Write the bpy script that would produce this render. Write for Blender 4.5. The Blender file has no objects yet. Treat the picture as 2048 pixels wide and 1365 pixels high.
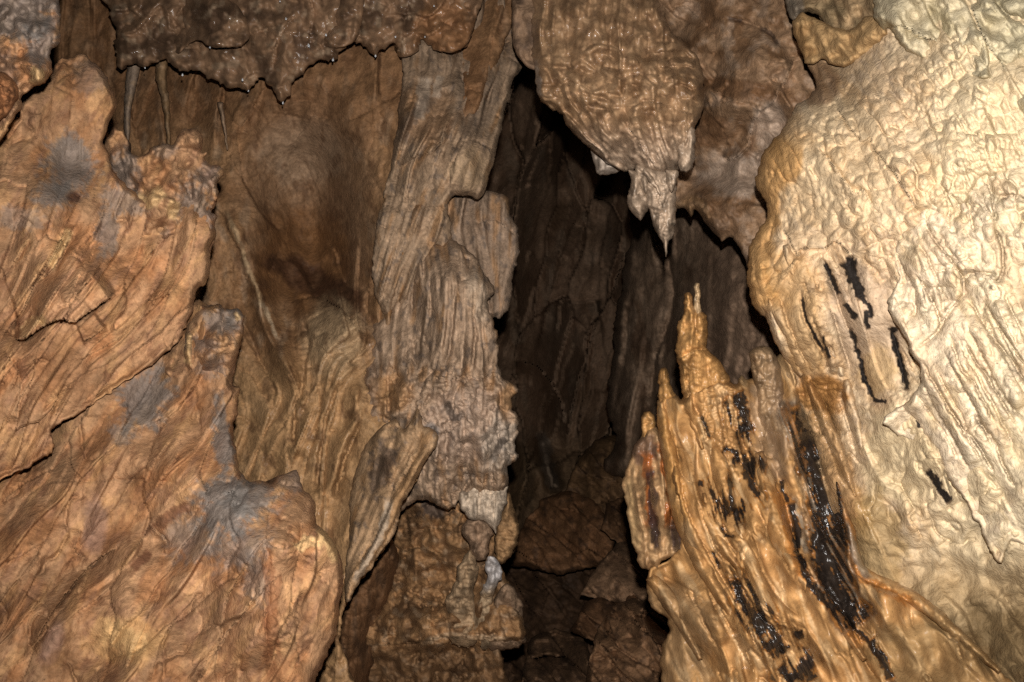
import bpy, math, numpy as np
from mathutils import Matrix, Vector

# ------------------------------------------------------------------ camera, world, flash, exposure
SC = bpy.context.scene
COL = SC.collection
F, CX, CY = 2000.0, 1024.0, 682.5          # focal length in photo pixels, photo centre
PITCH = math.radians(20)
CAM = np.array([0.0, 0.0, 1.6])
cd = bpy.data.cameras.new('camera'); cam = bpy.data.objects.new('camera', cd); COL.objects.link(cam)
cam.location = CAM; cam.rotation_euler = (math.pi/2 + PITCH, 0, 0)
cd.sensor_width = 36.0; cd.lens = 36.0*F/2048.0; cd.clip_start = .02; cd.clip_end = 200
SC.camera = cam
W = bpy.data.worlds.new('World'); SC.world = W; W.use_nodes = True
W.node_tree.nodes['Background'].inputs[0].default_value = (.5, .55, .6, 1)
W.node_tree.nodes['Background'].inputs[1].default_value = 0.0   # no daylight reaches the cave
# the photograph was taken with the camera's own flash, just above the lens
fl = bpy.data.lights.new('camera_flash', 'SPOT'); flo = bpy.data.objects.new('camera_flash', fl); COL.objects.link(flo)
UPV = np.array([0, -math.sin(PITCH), math.cos(PITCH)]); FWD = np.array([0, math.cos(PITCH), math.sin(PITCH)])
flo.location = CAM + UPV*.105 + np.array([.012, 0, 0]); flo.rotation_euler = (math.pi/2 + PITCH + math.radians(.5), math.radians(0), math.radians(-1.0))
fl.energy = 305; fl.color = (1.0, .965, .915); fl.shadow_soft_size = .012; fl.spot_size = math.radians(96); fl.spot_blend = .85
SC.view_settings.view_transform = 'Standard'; SC.view_settings.look = 'None'; SC.view_settings.exposure = 0; SC.view_settings.gamma = 1
SC.cycles.max_bounces = 2; SC.cycles.diffuse_bounces = 1; SC.cycles.glossy_bounces = 1
SC.cycles.use_denoising = False
SC.cycles.sample_clamp_indirect = 4.0

# ------------------------------------------------------------------ pixel + distance -> place in the cave
RIGHT = np.array([1.0, 0, 0])
def P(px, py, z):
    px = np.asarray(px, float); py = np.asarray(py, float); z = np.asarray(z, float)
    return CAM + ((px-CX)/F*z)[..., None]*RIGHT + (-(py-CY)/F*z)[..., None]*UPV + z[..., None]*FWD

# ------------------------------------------------------------------ noise
def _h(ix, iy, s):
    n = (ix.astype(np.int64)*374761393 + iy.astype(np.int64)*668265263 + int(s)*974711) & 0x7fffffff
    n = ((n ^ (n >> 13))*1274126177) & 0x7fffffff
    return ((n ^ (n >> 16)) & 0xffff)/65535.0
def perlin(x, y, s=0):
    ix = np.floor(x); iy = np.floor(y); fx = x-ix; fy = y-iy
    u = fx*fx*fx*(fx*(fx*6-15)+10); v = fy*fy*fy*(fy*(fy*6-15)+10)
    def g(a, b):
        an = _h(ix+a, iy+b, s)*6.28318
        return np.cos(an)*(fx-a)+np.sin(an)*(fy-b)
    a = g(0, 0); b = g(1, 0); c = g(0, 1); d = g(1, 1)
    return ((a+(b-a)*u)+((c+(d-c)*u)-(a+(b-a)*u))*v)*1.5
def fbm(x, y, o=4, s=0, g=.5):
    r = 0; a = 1; t = 0
    for k in range(o):
        r = r+a*perlin(x, y, s+k*17); t += a; a *= g; x = x*2.03+11.3; y = y*2.03+5.7
    return r/t
def billow(x, y, o=3, s=0, g=.5):
    r = 0; a = 1; t = 0
    for k in range(o):
        r = r+a*np.abs(perlin(x, y, s+k*17))*1.6; t += a; a *= g; x = x*2.1+3.3; y = y*2.1+9.7
    return r/t
def worley(x, y, s=0):
    ix = np.floor(x); iy = np.floor(y)
    f1 = np.full(x.shape, 9.); f2 = np.full(x.shape, 9.); idv = np.zeros(x.shape)
    for a in (-1, 0, 1):
        for b in (-1, 0, 1):
            jx = ix+a; jy = iy+b
            dx = jx+.1+.8*_h(jx, jy, s)-x; dy = jy+.1+.8*_h(jx, jy, s+7)-y
            d = dx*dx+dy*dy; near = d < f1
            f2 = np.where(near, f1, np.minimum(f2, d)); idv = np.where(near, _h(jx, jy, s+13), idv); f1 = np.where(near, d, f1)
    return np.sqrt(f1), np.sqrt(f2), idv
def sstep(a, b, x):
    t = np.clip((x-a)/(b-a), 0, 1); return t*t*(3-2*t)
def smooth_line(p, n=6):
    p = np.array(p, float)
    if len(p) < 3: return p
    q = np.vstack([2*p[0]-p[1], p, 2*p[-1]-p[-2]]); out = []
    for i in range(1, len(q)-2):
        t = np.linspace(0, 1, n, endpoint=False)[:, None]
        a, b, c, d = q[i-1], q[i], q[i+1], q[i+2]
        out.append(.5*(2*b+(c-a)*t+(2*a-5*b+4*c-d)*t*t+(3*b-3*c+d-a)*t**3))
    out.append(p[-1:]); return np.vstack(out)
def tps(pts, vals, X, Y, lam=1e-4):
    c = np.array(pts, float)/500; v = np.array(vals, float); n = len(c)
    if n == 1: return np.full(X.shape, v[0])
    def U(r2): return np.where(r2 > 0, r2*np.log(np.maximum(r2, 1e-12)), 0)
    K = U(((c[:, None]-c[None])**2).sum(-1))+lam*np.eye(n)
    Pm = np.hstack([np.ones((n, 1)), c]); A = np.zeros((n+3, n+3)); A[:n, :n] = K; A[:n, n:] = Pm; A[n:, :n] = Pm.T
    w = np.linalg.lstsq(A, np.concatenate([v, np.zeros(3)]), rcond=None)[0]
    x = X/500; y = Y/500; r = w[n]+w[n+1]*x+w[n+2]*y
    for i in range(n): r = r+w[i]*U((x-c[i, 0])**2+(y-c[i, 1])**2)
    return r
def line_dist(X, Y, pl, reach):
    """distance to a polyline, signed side (+ : below a line drawn to the right, left of a line drawn downwards), place along it"""
    D = np.full(X.shape, 1e9); S = np.zeros(X.shape); T = np.zeros(X.shape)
    pl = smooth_line(pl, 5)
    m = np.where((X > pl[:, 0].min()-reach) & (X < pl[:, 0].max()+reach) & (Y > pl[:, 1].min()-reach) & (Y < pl[:, 1].max()+reach))[0]
    if len(m) == 0: return D, S, T
    x = X[m]; y = Y[m]; d = np.full(x.shape, 1e18); s = np.zeros(x.shape); t = np.zeros(x.shape); n = len(pl)-1
    for i in range(n):
        ax, ay = pl[i]; ex, ey = pl[i+1]-pl[i]; L = ex*ex+ey*ey+1e-9
        q = np.clip(((x-ax)*ex+(y-ay)*ey)/L, 0, 1); dd = (x-ax-q*ex)**2+(y-ay-q*ey)**2
        b = dd < d; d = np.where(b, dd, d); s = np.where(b, np.sign(ex*(y-ay)-ey*(x-ax)), s); t = np.where(b, (i+q)/n, t)
    D[m] = np.sqrt(d); S[m] = s; T[m] = t
    return D, S, T
def inside_poly(X, Y, poly):
    r = np.zeros(X.shape, bool); n = len(poly)
    for i in range(n):
        x0, y0 = poly[i]; x1, y1 = poly[(i+1) % n]
        if y0 == y1: continue
        c = ((y0 > Y) != (y1 > Y)) & (X < (x1-x0)*(Y-y0)/(y1-y0)+x0); r ^= c
    return r

class G:
    """the surface points of one piece of rock, with tools to shape and stain them"""
    def __init__(s, X, Y, t, seed):
        s.X0, s.Y0, s.t, s.seed = X, Y, t, seed
        s.XW = X+4*fbm(X/44, Y/44, 2, seed+91)+1.6*perlin(X/9, Y/9, seed+93); s.YW = Y+4*fbm(X/44, Y/44, 2, seed+92)+1.6*perlin(X/9, Y/9, seed+94); s.X = X; s.Y = Y
        s.k = 0; s.shaping = True
    def _s(s): s.k += 1; return s.seed+s.k*101
    def ax(s, ang):
        a = math.radians(ang); return s.X*math.cos(a)-s.Y*math.sin(a), s.X*math.sin(a)+s.Y*math.cos(a)
    # ang: lean of the long axis from vertical, + leans so the lower end is further right
    def fbm(s, w, l=None, ang=0, o=None):
        u, v = s.ax(ang); o = o or ((2 if w >= 14 else 3) if s.shaping else 4); return fbm(u/w, v/(l or w), o, s._s(), .42 if s.shaping else .5)
    def bil(s, w, l=None, ang=0, o=2): u, v = s.ax(ang); return billow(u/w, v/(l or w), o, s._s())
    def flow(s, lines):
        pts = []; vals = []
        for ph, pl in lines:
            q = smooth_line(pl, 3)
            for k in q[::2]: pts.append(k); vals.append(ph)
        s.phi = tps(pts, vals, s.X, s.Y, 1e-3); return s.phi
    def rib(s, w, l, o=1): return billow(s.phi/w+.15*perlin(s.X/60, s.Y/60, s._s()), s.Y/l, o, s._s())
    def lobes(s, w, l, u=None, v=None):
        f1, f2, i = worley((s.phi if u is None else u)/w, (s.Y if v is None else v)/l, s._s())
        return np.sqrt(np.clip(1-(f1*1.15)**2, 0, 1)), f2-f1, i
    def pillow(s, w, l, ang=0, free=False):
        # cushions packed side by side with crisp valleys between them, following the flow
        a = math.radians(ang); v = s.X*math.sin(a)+s.Y*math.cos(a); u = s.X*math.cos(a)-s.Y*math.sin(a) if free else s.phi
        k = s._s(); u = u/w+.18*perlin(s.X/(w*1.6), s.Y/(w*1.6), k+1); v = v/l+.18*perlin(s.X/(w*1.6), s.Y/(w*1.6), k+2)
        f1, f2, i = worley(u, v, k); return np.clip((f2-f1)*1.5, 0, 1)**.55*(.55+.45*i)
    def layers(s, w, h, wob=.8, ws=130, sharp=.09, q=None, rev=False, fade=150):
        # overlapping torn sheets: each rises slowly across the flow and breaks off sharply
        k = s._s(); q = (s.phi if q is None else q)/w+.8*wob*fbm(s.X/ws, s.Y/(ws*1.5), 2, k, .38)
        if rev: q = -q
        n = np.floor(q); f = q-n; r = np.where(f < 1-sharp, (f/(1-sharp))**1.4, (1-f)/sharp)
        amp = np.clip(.35+1.3*fbm(s.X/fade+n*7.3, s.Y/fade+n*3.1, 2, k+5), 0, 1.2)
        return h*r*amp
    def plates(s, w, l, h, tilt=.5, u=None, v=None, wob=.12):
        # flat broken faces: every piece has its own level and lean, with a sharp joint round it
        k = s._s(); a = (s.phi if u is None else u)/w+wob*perlin(s.X/w, s.Y/w, k+1); b = (s.Y if v is None else v)/l+wob*perlin(s.X/w, s.Y/w, k+2)
        ix = np.floor(a); iy = np.floor(b); f1 = np.full(a.shape, 9.); f2 = np.full(a.shape, 9.); hh = np.zeros(a.shape); s.pid = np.zeros(a.shape)
        for p in (-1, 0, 1):
            for q in (-1, 0, 1):
                jx = ix+p; jy = iy+q; dx = a-(jx+.1+.8*_h(jx, jy, k)); dy = b-(jy+.1+.8*_h(jx, jy, k+7)); d = dx*dx+dy*dy; near = d < f1
                val = (_h(jx, jy, k+13)-.5)+tilt*(dx*(_h(jx, jy, k+17)-.35)*2+dy*(_h(jx, jy, k+19)-.5)*2)
                f2 = np.where(near, f1, np.minimum(f2, d)); hh = np.where(near, val, hh); s.pid = np.where(near, _h(jx, jy, k+23), s.pid); f1 = np.where(near, d, f1)
        e = np.sqrt(f2)-np.sqrt(f1); return h*hh-.10*h*np.exp(-e/.03)
    def cracks(s, w, h, eps=.05, l=None, ang=0):
        k = s._s(); u, v = s.ax(ang); n = fbm(u/w, v/(l or w), 3, k); m = sstep(.0, .25, fbm(s.X/(w*2), s.Y/(w*2), 2, k+3))
        return -h*m*np.exp(-np.abs(n)/eps)
    def patchy(s, w, lo=-.15, hi=.25): return sstep(lo, hi, fbm(s.X/w, s.Y/w, 2, s._s()))
    def bumps(s, w, l=None, ang=0):
        u, v = s.ax(ang); f1, f2, i = worley(u/w+.25*perlin(u/w, v/w, s._s()), v/(l or w), s._s())
        return np.sqrt(np.clip(1-(f1*1.1)**2, 0, 1))*(.45+.55*i)
    def _tap(s, T, e): return np.clip(np.minimum(T/e, (1-T)/e), 0, 1) if e else 1.0
    def step(s, pl, h, w=40, e=.12):
        D, S, T = line_dist(s.XW, s.YW, pl, w*4); return (h*(S > 0)*np.exp(-D/w)-.9*min(h, .035)*np.exp(-D/5.2)*(S <= 0))*s._tap(T, e)
    def groove(s, pl, h, w=5, e=.12):
        D, S, T = line_dist(s.XW, s.YW, pl, w*4); return -h*np.exp(-D/w*1.3)*s._tap(T, e)
    def ridge(s, pl, h, w=8, e=.12):
        D, S, T = line_dist(s.XW, s.YW, pl, w*4); return h*np.exp(-(D/w)**2)*s._tap(T, e)
    def roll(s, pl, h, w=8, e=.12):      # round-topped roll
        D, S, T = line_dist(s.XW, s.YW, pl, w*2); return (h*np.sqrt(np.clip(1-(D/w)**2, 0, 1))-.4*h*np.exp(-np.abs(D-w)/2.6))*s._tap(T, e)
    def dome(s, cx, cy, rx, ry, h, ang=0):
        a = math.radians(ang); dx = s.X-cx; dy = s.Y-cy; u = dx*math.cos(a)-dy*math.sin(a); v = dx*math.sin(a)+dy*math.cos(a)
        return h*np.exp(-((u/rx)**2+(v/ry)**2))
    def knob(s, cx, cy, r, h):
        d = np.hypot(s.X-cx, s.Y-cy)/r; return h*np.sqrt(np.clip(1-d*d, 0, 1))
    # masks for pigment
    def blob(s, cx, cy, rx, ry, ang=0, ragged=.5, sc=30):
        a = math.radians(ang); dx = s.X0-cx; dy = s.Y0-cy; u = dx*math.cos(a)-dy*math.sin(a); v = dx*math.sin(a)+dy*math.cos(a)
        d = np.hypot(u/rx, v/ry)+ragged*fbm(s.X0/sc, s.Y0/sc, 4, s._s()); return 1-sstep(.65, 1.15, d)
    def film(s, cx, cy, rx, ry, ang=0):
        a = math.radians(ang); dx = s.X0-cx; dy = s.Y0-cy; u = dx*math.cos(a)-dy*math.sin(a); v = dx*math.sin(a)+dy*math.cos(a)
        th = np.arctan2(dy, dx); rr = np.hypot(u/rx, v/ry)
        d = rr+.55*fbm(s.X0/40, s.Y0/40, 4, s._s())+.4*fbm(th*5, rr*1.5, 3, s._s())+.35*fbm(s.X0/11, s.Y0/11, 3, s._s()); return 1-sstep(.55, 1.12, d)
    def line(s, pl, w, ragged=.8, sc=14, e=.1):
        D, S, T = line_dist(s.XW, s.YW, pl, w*3); d = D/w+ragged*fbm(s.X0/sc, s.Y0/(sc*1.8), 3, s._s()); return (1-sstep(.6, 1.1, d))*(s._tap(T, e) if e else 1)
    def below(s, y, soft): return sstep(y-soft, y+soft, s.Y0)
    def right(s, x, soft): return sstep(x-soft, x+soft, s.X0)

class Paint:
    def __init__(s, n, c): s.c = np.tile(np.array(c, float), (n, 1)); s.wet = np.zeros(n)
    def mix(s, c, m, wet=None):
        m = np.clip(m, 0, 1)
        s.c = s.c*(1-m[:, None])+np.array(c, float)*m[:, None]
        if wet is not None: s.wet = s.wet*(1-m)+wet*m
        return s
    def mul(s, f): s.c = s.c*f[:, None]; return s

# ------------------------------------------------------------------ rock material
def rock_material(name, rough=.62, bump=.35, wet_all=0.0, grain=.25):
    m = bpy.data.materials.new(name); m.use_nodes = True; nt = m.node_tree; N = nt.nodes; L = nt.links
    b = N['Principled BSDF']
    at = N.new('ShaderNodeAttribute'); at.attribute_name = 'pigment'
    aw = N.new('ShaderNodeAttribute'); aw.attribute_name = 'wet'
    tc = N.new('ShaderNodeTexCoord')
    geo = N.new('ShaderNodeNewGeometry')
    def noise(scale, det, rough_=.6):
        n = N.new('ShaderNodeTexNoise'); n.inputs['Scale'].default_value = scale; n.inputs['Detail'].default_value = det
        n.inputs['Roughness'].default_value = rough_; L.new(geo.outputs['Position'], n.inputs['Vector']); return n
    n1 = noise(30, 5, .55); n2 = noise(300, 4, .65); n3 = noise(9, 4); n4 = noise(95, 5, .6)
    r1 = N.new('ShaderNodeMapRange'); r1.inputs[1].default_value = .25; r1.inputs[2].default_value = .75; r1.inputs[3].default_value = 1-grain; r1.inputs[4].default_value = 1+grain
    L.new(n1.outputs['Fac'], r1.inputs[0])
    r2 = N.new('ShaderNodeMapRange'); r2.inputs[1].default_value = .3; r2.inputs[2].default_value = .7; r2.inputs[3].default_value = 1-grain*.6; r2.inputs[4].default_value = 1+grain*.6
    L.new(n2.outputs['Fac'], r2.inputs[0])
    r4 = N.new('ShaderNodeMapRange'); r4.inputs[1].default_value = .3; r4.inputs[2].default_value = .7; r4.inputs[3].default_value = 1-grain*.9; r4.inputs[4].default_value = 1+grain*.7
    L.new(n4.outputs['Fac'], r4.inputs[0])
    m0 = N.new('ShaderNodeMath'); m0.operation = 'MULTIPLY'; L.new(r1.outputs[0], m0.inputs[0]); L.new(r4.outputs[0], m0.inputs[1])
    vo = N.new('ShaderNodeTexVoronoi'); vo.inputs['Scale'].default_value = 55; L.new(geo.outputs['Position'], vo.inputs['Vector'])
    pr = N.new('ShaderNodeMapRange'); pr.inputs[1].default_value = .04; pr.inputs[2].default_value = .13; pr.inputs[3].default_value = .55; pr.inputs[4].default_value = 1; L.new(vo.outputs['Distance'], pr.inputs[0])
    m1 = N.new('ShaderNodeMath'); m1.operation = 'MULTIPLY'; L.new(m0.outputs[0], m1.inputs[0]); L.new(pr.outputs[0], m1.inputs[1])
    mu = N.new('ShaderNodeMath'); mu.operation = 'MULTIPLY'; L.new(m1.outputs[0], mu.inputs[0]); L.new(r2.outputs[0], mu.inputs[1])
    vm = N.new('ShaderNodeVectorMath'); vm.operation = 'SCALE'; L.new(at.outputs['Color'], vm.inputs[0]); L.new(mu.outputs[0], vm.inputs['Scale'])
    L.new(vm.outputs[0], b.inputs['Base Color'])
    # roughness: dry stone, wet where the attribute says so, broken up by noise
    rr = N.new('ShaderNodeMapRange'); rr.inputs[1].default_value = .35; rr.inputs[2].default_value = .7; rr.inputs[3].default_value = -.07; rr.inputs[4].default_value = .07
    L.new(n3.outputs['Fac'], rr.inputs[0])
    mw = N.new('ShaderNodeMapRange'); mw.inputs[3].default_value = rough; mw.inputs[4].default_value = .18; L.new(aw.outputs['Fac'], mw.inputs[0])
    ad = N.new('ShaderNodeMath'); ad.operation = 'ADD'; ad.use_clamp = True; L.new(mw.outputs[0], ad.inputs[0]); L.new(rr.outputs[0], ad.inputs[1])
    L.new(ad.outputs[0], b.inputs['Roughness'])
    ms = N.new('ShaderNodeMapRange'); ms.inputs[3].default_value = .16; ms.inputs[4].default_value = .6; L.new(aw.outputs['Fac'], ms.inputs[0]); L.new(ms.outputs[0], b.inputs['Specular IOR Level'])
    bm = N.new('ShaderNodeBump'); bm.inputs['Strength'].default_value = bump; bm.inputs['Distance'].default_value = .004; L.new(n1.outputs['Fac'], bm.inputs['Height'])
    bm2 = N.new('ShaderNodeBump'); bm2.inputs['Strength'].default_value = bump*.7; bm2.inputs['Distance'].default_value = .0022; L.new(n2.outputs['Fac'], bm2.inputs['Height']); L.new(bm.outputs[0], bm2.inputs['Normal'])
    bm3 = N.new('ShaderNodeBump'); bm3.inputs['Strength'].default_value = bump; bm3.inputs['Distance'].default_value = .0045; L.new(n4.outputs['Fac'], bm3.inputs['Height']); L.new(bm2.outputs[0], bm3.inputs['Normal'])
    L.new(bm3.outputs[0], b.inputs['Normal'])
    return m
M_DRY = rock_material('limestone_dry', .85, .65)
M_CALC = rock_material('calcite_flowstone', .75, .7, grain=.15)
M_WET = rock_material('wet_calcite', .5, .3, grain=.18)
M_DARK = rock_material('cave_limestone', .7, .6, grain=.3)

# ------------------------------------------------------------------ a piece of rock
NT = [0]
def make_mesh(name, co, quads, mat, pig, wet, parent, label, cat, group, kind):
    base = co[:, :].mean(0).copy(); base[2] = co[:, 2].min()
    me = bpy.data.meshes.new(name)
    nq = len(quads); me.vertices.add(len(co)); me.vertices.foreach_set('co', (co-base).astype(np.float32).ravel())
    me.loops.add(nq*4); me.loops.foreach_set('vertex_index', quads.astype(np.int32).ravel())
    me.polygons.add(nq); me.polygons.foreach_set('loop_start', np.arange(nq, dtype=np.int32)*4)
    try: me.polygons.foreach_set('loop_total', np.full(nq, 4, np.int32))
    except Exception: pass
    me.polygons.foreach_set('use_smooth', np.ones(nq, bool))
    me.update(calc_edges=True); me.validate()
    a = me.attributes.new('pigment', 'FLOAT_COLOR', 'POINT'); c = np.ones((len(co), 4), np.float32); c[:, :3] = np.clip(pig, .004, .9); a.data.foreach_set('color', c.ravel())
    a = me.attributes.new('wet', 'FLOAT', 'POINT'); a.data.foreach_set('value', np.clip(wet, 0, 1).astype(np.float32))
    me.materials.append(mat)
    o = bpy.data.objects.new(name, me); COL.objects.link(o); o.location = base
    if parent is not None:
        o.parent = parent; o.location = Vector(base)-parent.location
    if label: o['label'] = label
    if cat: o['category'] = cat
    if group: o['group'] = group
    if kind: o['kind'] = kind
    NT[0] += nq*2
    return o

def flute(name, pl, w0, w1, depth, lift, disp, paint, parent, seed, mat, R=None, st=2.2, jit=1.5):
    # a rounded rib of flowstone lying along a line on its parent's surface
    p = smooth_line(pl, 5); n = len(p); t = np.linspace(0, 1, n); w = (w0+(w1-w0)*t)*np.sin(np.pi*np.clip(t, .02, .98))**.35
    d = np.gradient(p, axis=0); d /= np.hypot(d[:, 0], d[:, 1])[:, None]+1e-9; nr = np.stack([-d[:, 1], d[:, 0]], 1)
    out = np.vstack([p+nr*w[:, None], (p-nr*w[:, None])[::-1]]); dp = np.array(depth, float).copy(); dp[:, 2] -= lift
    return sheet(name, out, dp, disp, paint, rims=((max(w0, w1), R or lift*1.6),), thick=.12, mat=mat, st=st, jit=jit, seed=seed, smooth=0, parent=parent)

def axis(lo, hi, st, a, b):
    """grid lines: fine inside the frame [a,b], growing outside it"""
    c = list(np.arange(max(lo, a), min(hi, b)+st, st)) if min(hi, b) > max(lo, a) else [min(max(lo, a), hi)]
    x = c[0]; d = st
    while x > lo: d = min(d*1.2, 9); x -= d; c.insert(0, x)
    x = c[-1]; d = st
    while x < hi: d = min(d*1.2, 9); x += d; c.append(x)
    return np.array(c)

def sheet(name, outline, depth, disp, paint, rims=((40, .04),), thick=.3, mat=None, st=2.8, jit=3.0, seed=1, back=False, closed=True,
          parent=None, label=None, cat=None, group=None, kind=None, smooth=4):
    poly = np.array(outline, float)
    if smooth: poly = smooth_line(np.vstack([poly, poly[:1]]), smooth)[:-1]
    if jit:   # uneven natural edge
        q = []
        for i in range(len(poly)):
            p, r = poly[i], poly[(i+1) % len(poly)]; n = max(1, int(np.hypot(*(r-p))/4.5))
            for k in range(n): q.append(p+(r-p)*k/n)
        poly = np.array(q); x, y = poly.T
        poly = poly+np.stack([jit*(2.2*fbm(x/34, y/34, 3, seed+5)+1.0*perlin(x/9, y/9, seed+15)), jit*(2.2*fbm(x/34, y/34, 3, seed+6)+1.0*perlin(x/9, y/9, seed+16))], 1)
    lo = poly.min(0); hi = poly.max(0)
    xs = axis(lo[0]-st, hi[0]+st, st, -30, 2078); ys = axis(lo[1]-st, hi[1]+st, st, -30, 1395)
    GX, GY = np.meshgrid(xs, ys); sh = GX.shape; X = GX.ravel(); Y = GY.ravel()
    ins = inside_poly(X, Y, poly)
    D = np.full(X.shape, 1e18); NX = X.copy(); NY = Y.copy()
    reach = max([r[0] for r in rims]+[60])+10
    n = len(poly)
    # nearest outline point, done on coarse blocks so far segments are skipped
    bs = 48; nb = (sh[0]+bs-1)//bs; mb = (sh[1]+bs-1)//bs
    idx = np.arange(X.size).reshape(sh); A = poly; B = np.roll(poly, -1, 0); E = B-A; EL = (E**2).sum(1)+1e-9
    for bi in range(nb):
        for bj in range(mb):
            ii = idx[bi*bs:(bi+1)*bs, bj*bs:(bj+1)*bs].ravel(); x = X[ii]; y = Y[ii]
            cxb, cyb = x.mean(), y.mean(); rad = np.hypot(x-cxb, y-cyb).max()
            q = np.clip(((cxb-A[:, 0])*E[:, 0]+(cyb-A[:, 1])*E[:, 1])/EL, 0, 1)
            ds = np.hypot(A[:, 0]+q*E[:, 0]-cxb, A[:, 1]+q*E[:, 1]-cyb)
            if ds.min() > rad+reach: D[ii] = (ds.min())**2; continue
            for k in np.where(ds <= ds.min()+2*rad+1)[0]:
                qq = np.clip(((x-A[k, 0])*E[k, 0]+(y-A[k, 1])*E[k, 1])/EL[k], 0, 1)
                px = A[k, 0]+qq*E[k, 0]; py = A[k, 1]+qq*E[k, 1]; dd = (x-px)**2+(y-py)**2
                b = dd < D[ii]; w = ii[b]; D[w] = dd[b]; NX[w] = px[b]; NY[w] = py[b]
    D = np.sqrt(D)
    I = ins.reshape(sh); cell = I[:-1, :-1] | I[1:, :-1] | I[:-1, 1:] | I[1:, 1:]
    r, c = np.where(cell)
    Q = np.stack([idx[r, c], idx[r+1, c], idx[r+1, c+1], idx[r, c+1]], 1)
    X = np.where(ins, X, NX); Y = np.where(ins, Y, NY); t = np.where(ins, D, 0)
    used, inv = np.unique(Q, return_inverse=True); Q = inv.reshape(Q.shape)
    X = X[used]; Y = Y[used]; t = t[used]; N = len(X)
    g = G(X, Y, t, seed)
    dp = np.array(depth, float)
    z0 = tps(dp[:, :2], dp[:, 2], X, Y)
    g.z0 = z0
    rimz = np.zeros(N)
    for rp, R in rims:
        rv = rp*(.55+.75*np.clip(.5+fbm(X/45, Y/45, 2, seed+31), 0, 1)); u = 1-np.clip(t/rv, 0, 1); rimz += R*(1-np.sqrt(np.clip(1-u*u, 0, 1)))
    edge = np.clip(t/10, 0, 1)
    d = disp(g) if disp else 0
    z = z0+rimz-d*(.25+.75*edge)
    g.shaping = False; pn = paint(g); pig, wet = pn.c, pn.wet
    co = P(X, Y, z)
    # edges used once = rim of the sheet
    e = np.concatenate([Q[:, [0, 1]], Q[:, [1, 2]], Q[:, [2, 3]], Q[:, [3, 0]]]); key = e[:, 0].astype(np.int64)*N+e[:, 1]; rk = e[:, 1].astype(np.int64)*N+e[:, 0]
    be = e[~np.isin(key, rk)]; be = be[be[:, 0] != be[:, 1]]
    quads = [Q]; cos = [co]; pigs = [pig]; wets = [wet]; off = N
    if back:
        zb = z0.mean()+ (z0-z0.mean())*.6 + sum(R for _, R in rims)
        for rp, R in rims:
            u = 1-np.clip(t/rp, 0, 1); zb = zb+R*np.sqrt(np.clip(1-u*u, 0, 1))
        zb = np.maximum(zb+.006*fbm(X/30, Y/30, 3, seed+3), z+.002)
        isb = np.zeros(N, bool); isb[be.ravel()] = True
        mp = np.arange(N); nb_ = np.where(~isb)[0]; mp[nb_] = off+np.arange(len(nb_))
        cos.append(P(X[nb_], Y[nb_], zb[nb_])); pigs.append(pig[nb_]); wets.append(wet[nb_]); quads.append(mp[Q][:, ::-1]); off += len(nb_)
    elif closed:
        bv = np.unique(be); mp = np.full(N, -1); mp[bv] = np.arange(len(bv))
        bx, by, bz = X[bv], Y[bv], z[bv]; prev = bv
        cxm, cym = poly.mean(0); K = 4
        for k in range(1, K+1):
            f = (k/K)**1.3; wz = bz+thick*f
            ox = bx+(cxm-bx)*.07*f+3*fbm(bx/40, by/40+k*3.1, 2, seed+8)*f; oy = by+(cym-by)*.07*f+3*fbm(bx/40+k*2.3, by/40, 2, seed+9)*f
            cur = off+np.arange(len(bv)); cos.append(P(ox, oy, wz)); pigs.append(pig[bv]); wets.append(wet[bv]*.5); off += len(bv)
            quads.append(np.stack([be[:, 0] if k == 1 else prev[mp[be[:, 0]]], cur[mp[be[:, 0]]], cur[mp[be[:, 1]]], be[:, 1] if k == 1 else prev[mp[be[:, 1]]]], 1)); prev = cur
    return make_mesh(name, np.vstack(cos), np.vstack(quads), mat or M_DRY, np.vstack(pigs), np.concatenate(wets), parent, label, cat, group, kind)

# pigments (linear base colours)
ORANGE = (.335, .186, .097); TAN = (.46, .26, .12); DUST = (.165, .145, .13); PALE = (.58, .44, .26); CREAM = (.66, .54, .345)
BROWN = (.23, .118, .055); UMBER = (.13, .066, .032); BLACK = (.017, .013, .011); RUST = (.32, .10, .022); PINK = (.44, .30, .205); OCHRE = (.45, .23, .07)

# ------------------------------------------------------------------ the setting: cave floor, cave walls
def cave_shell():
    # rough closed passage around everything: floor climbs away from the camera, walls and roof close over it
    nu, nv = 120, 80
    u = np.linspace(0, 2*np.pi, nu, endpoint=False); v = np.linspace(.02, np.pi-.02, nv)
    U, V = np.meshgrid(u, v); U = U.ravel(); V = V.ravel()
    n = fbm(U*3, V*4, 4, 5); n2 = billow(U*9, V*9, 3, 8)
    r = 1+.10*n+.05*n2
    co = np.stack([np.sin(V)*np.cos(U)*4.4*r, 3.2+np.sin(V)*np.sin(U)*7.0*r, 3.4+np.cos(V)*4.6*r], 1)
    q = []
    for j in range(nv-1):
        for i in range(nu):
            a = j*nu+i; b = j*nu+(i+1) % nu; q.append((a, b, b+nu, a+nu))
    pig = np.tile(np.array(BROWN), (len(co), 1))*(1+.35*fbm(U*12, V*12, 3, 3))[:, None]
    make_mesh('cave_wall', co, np.array(q), M_DARK, pig, np.zeros(len(co)), None, None, None, None, 'structure')
cave_shell()
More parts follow.
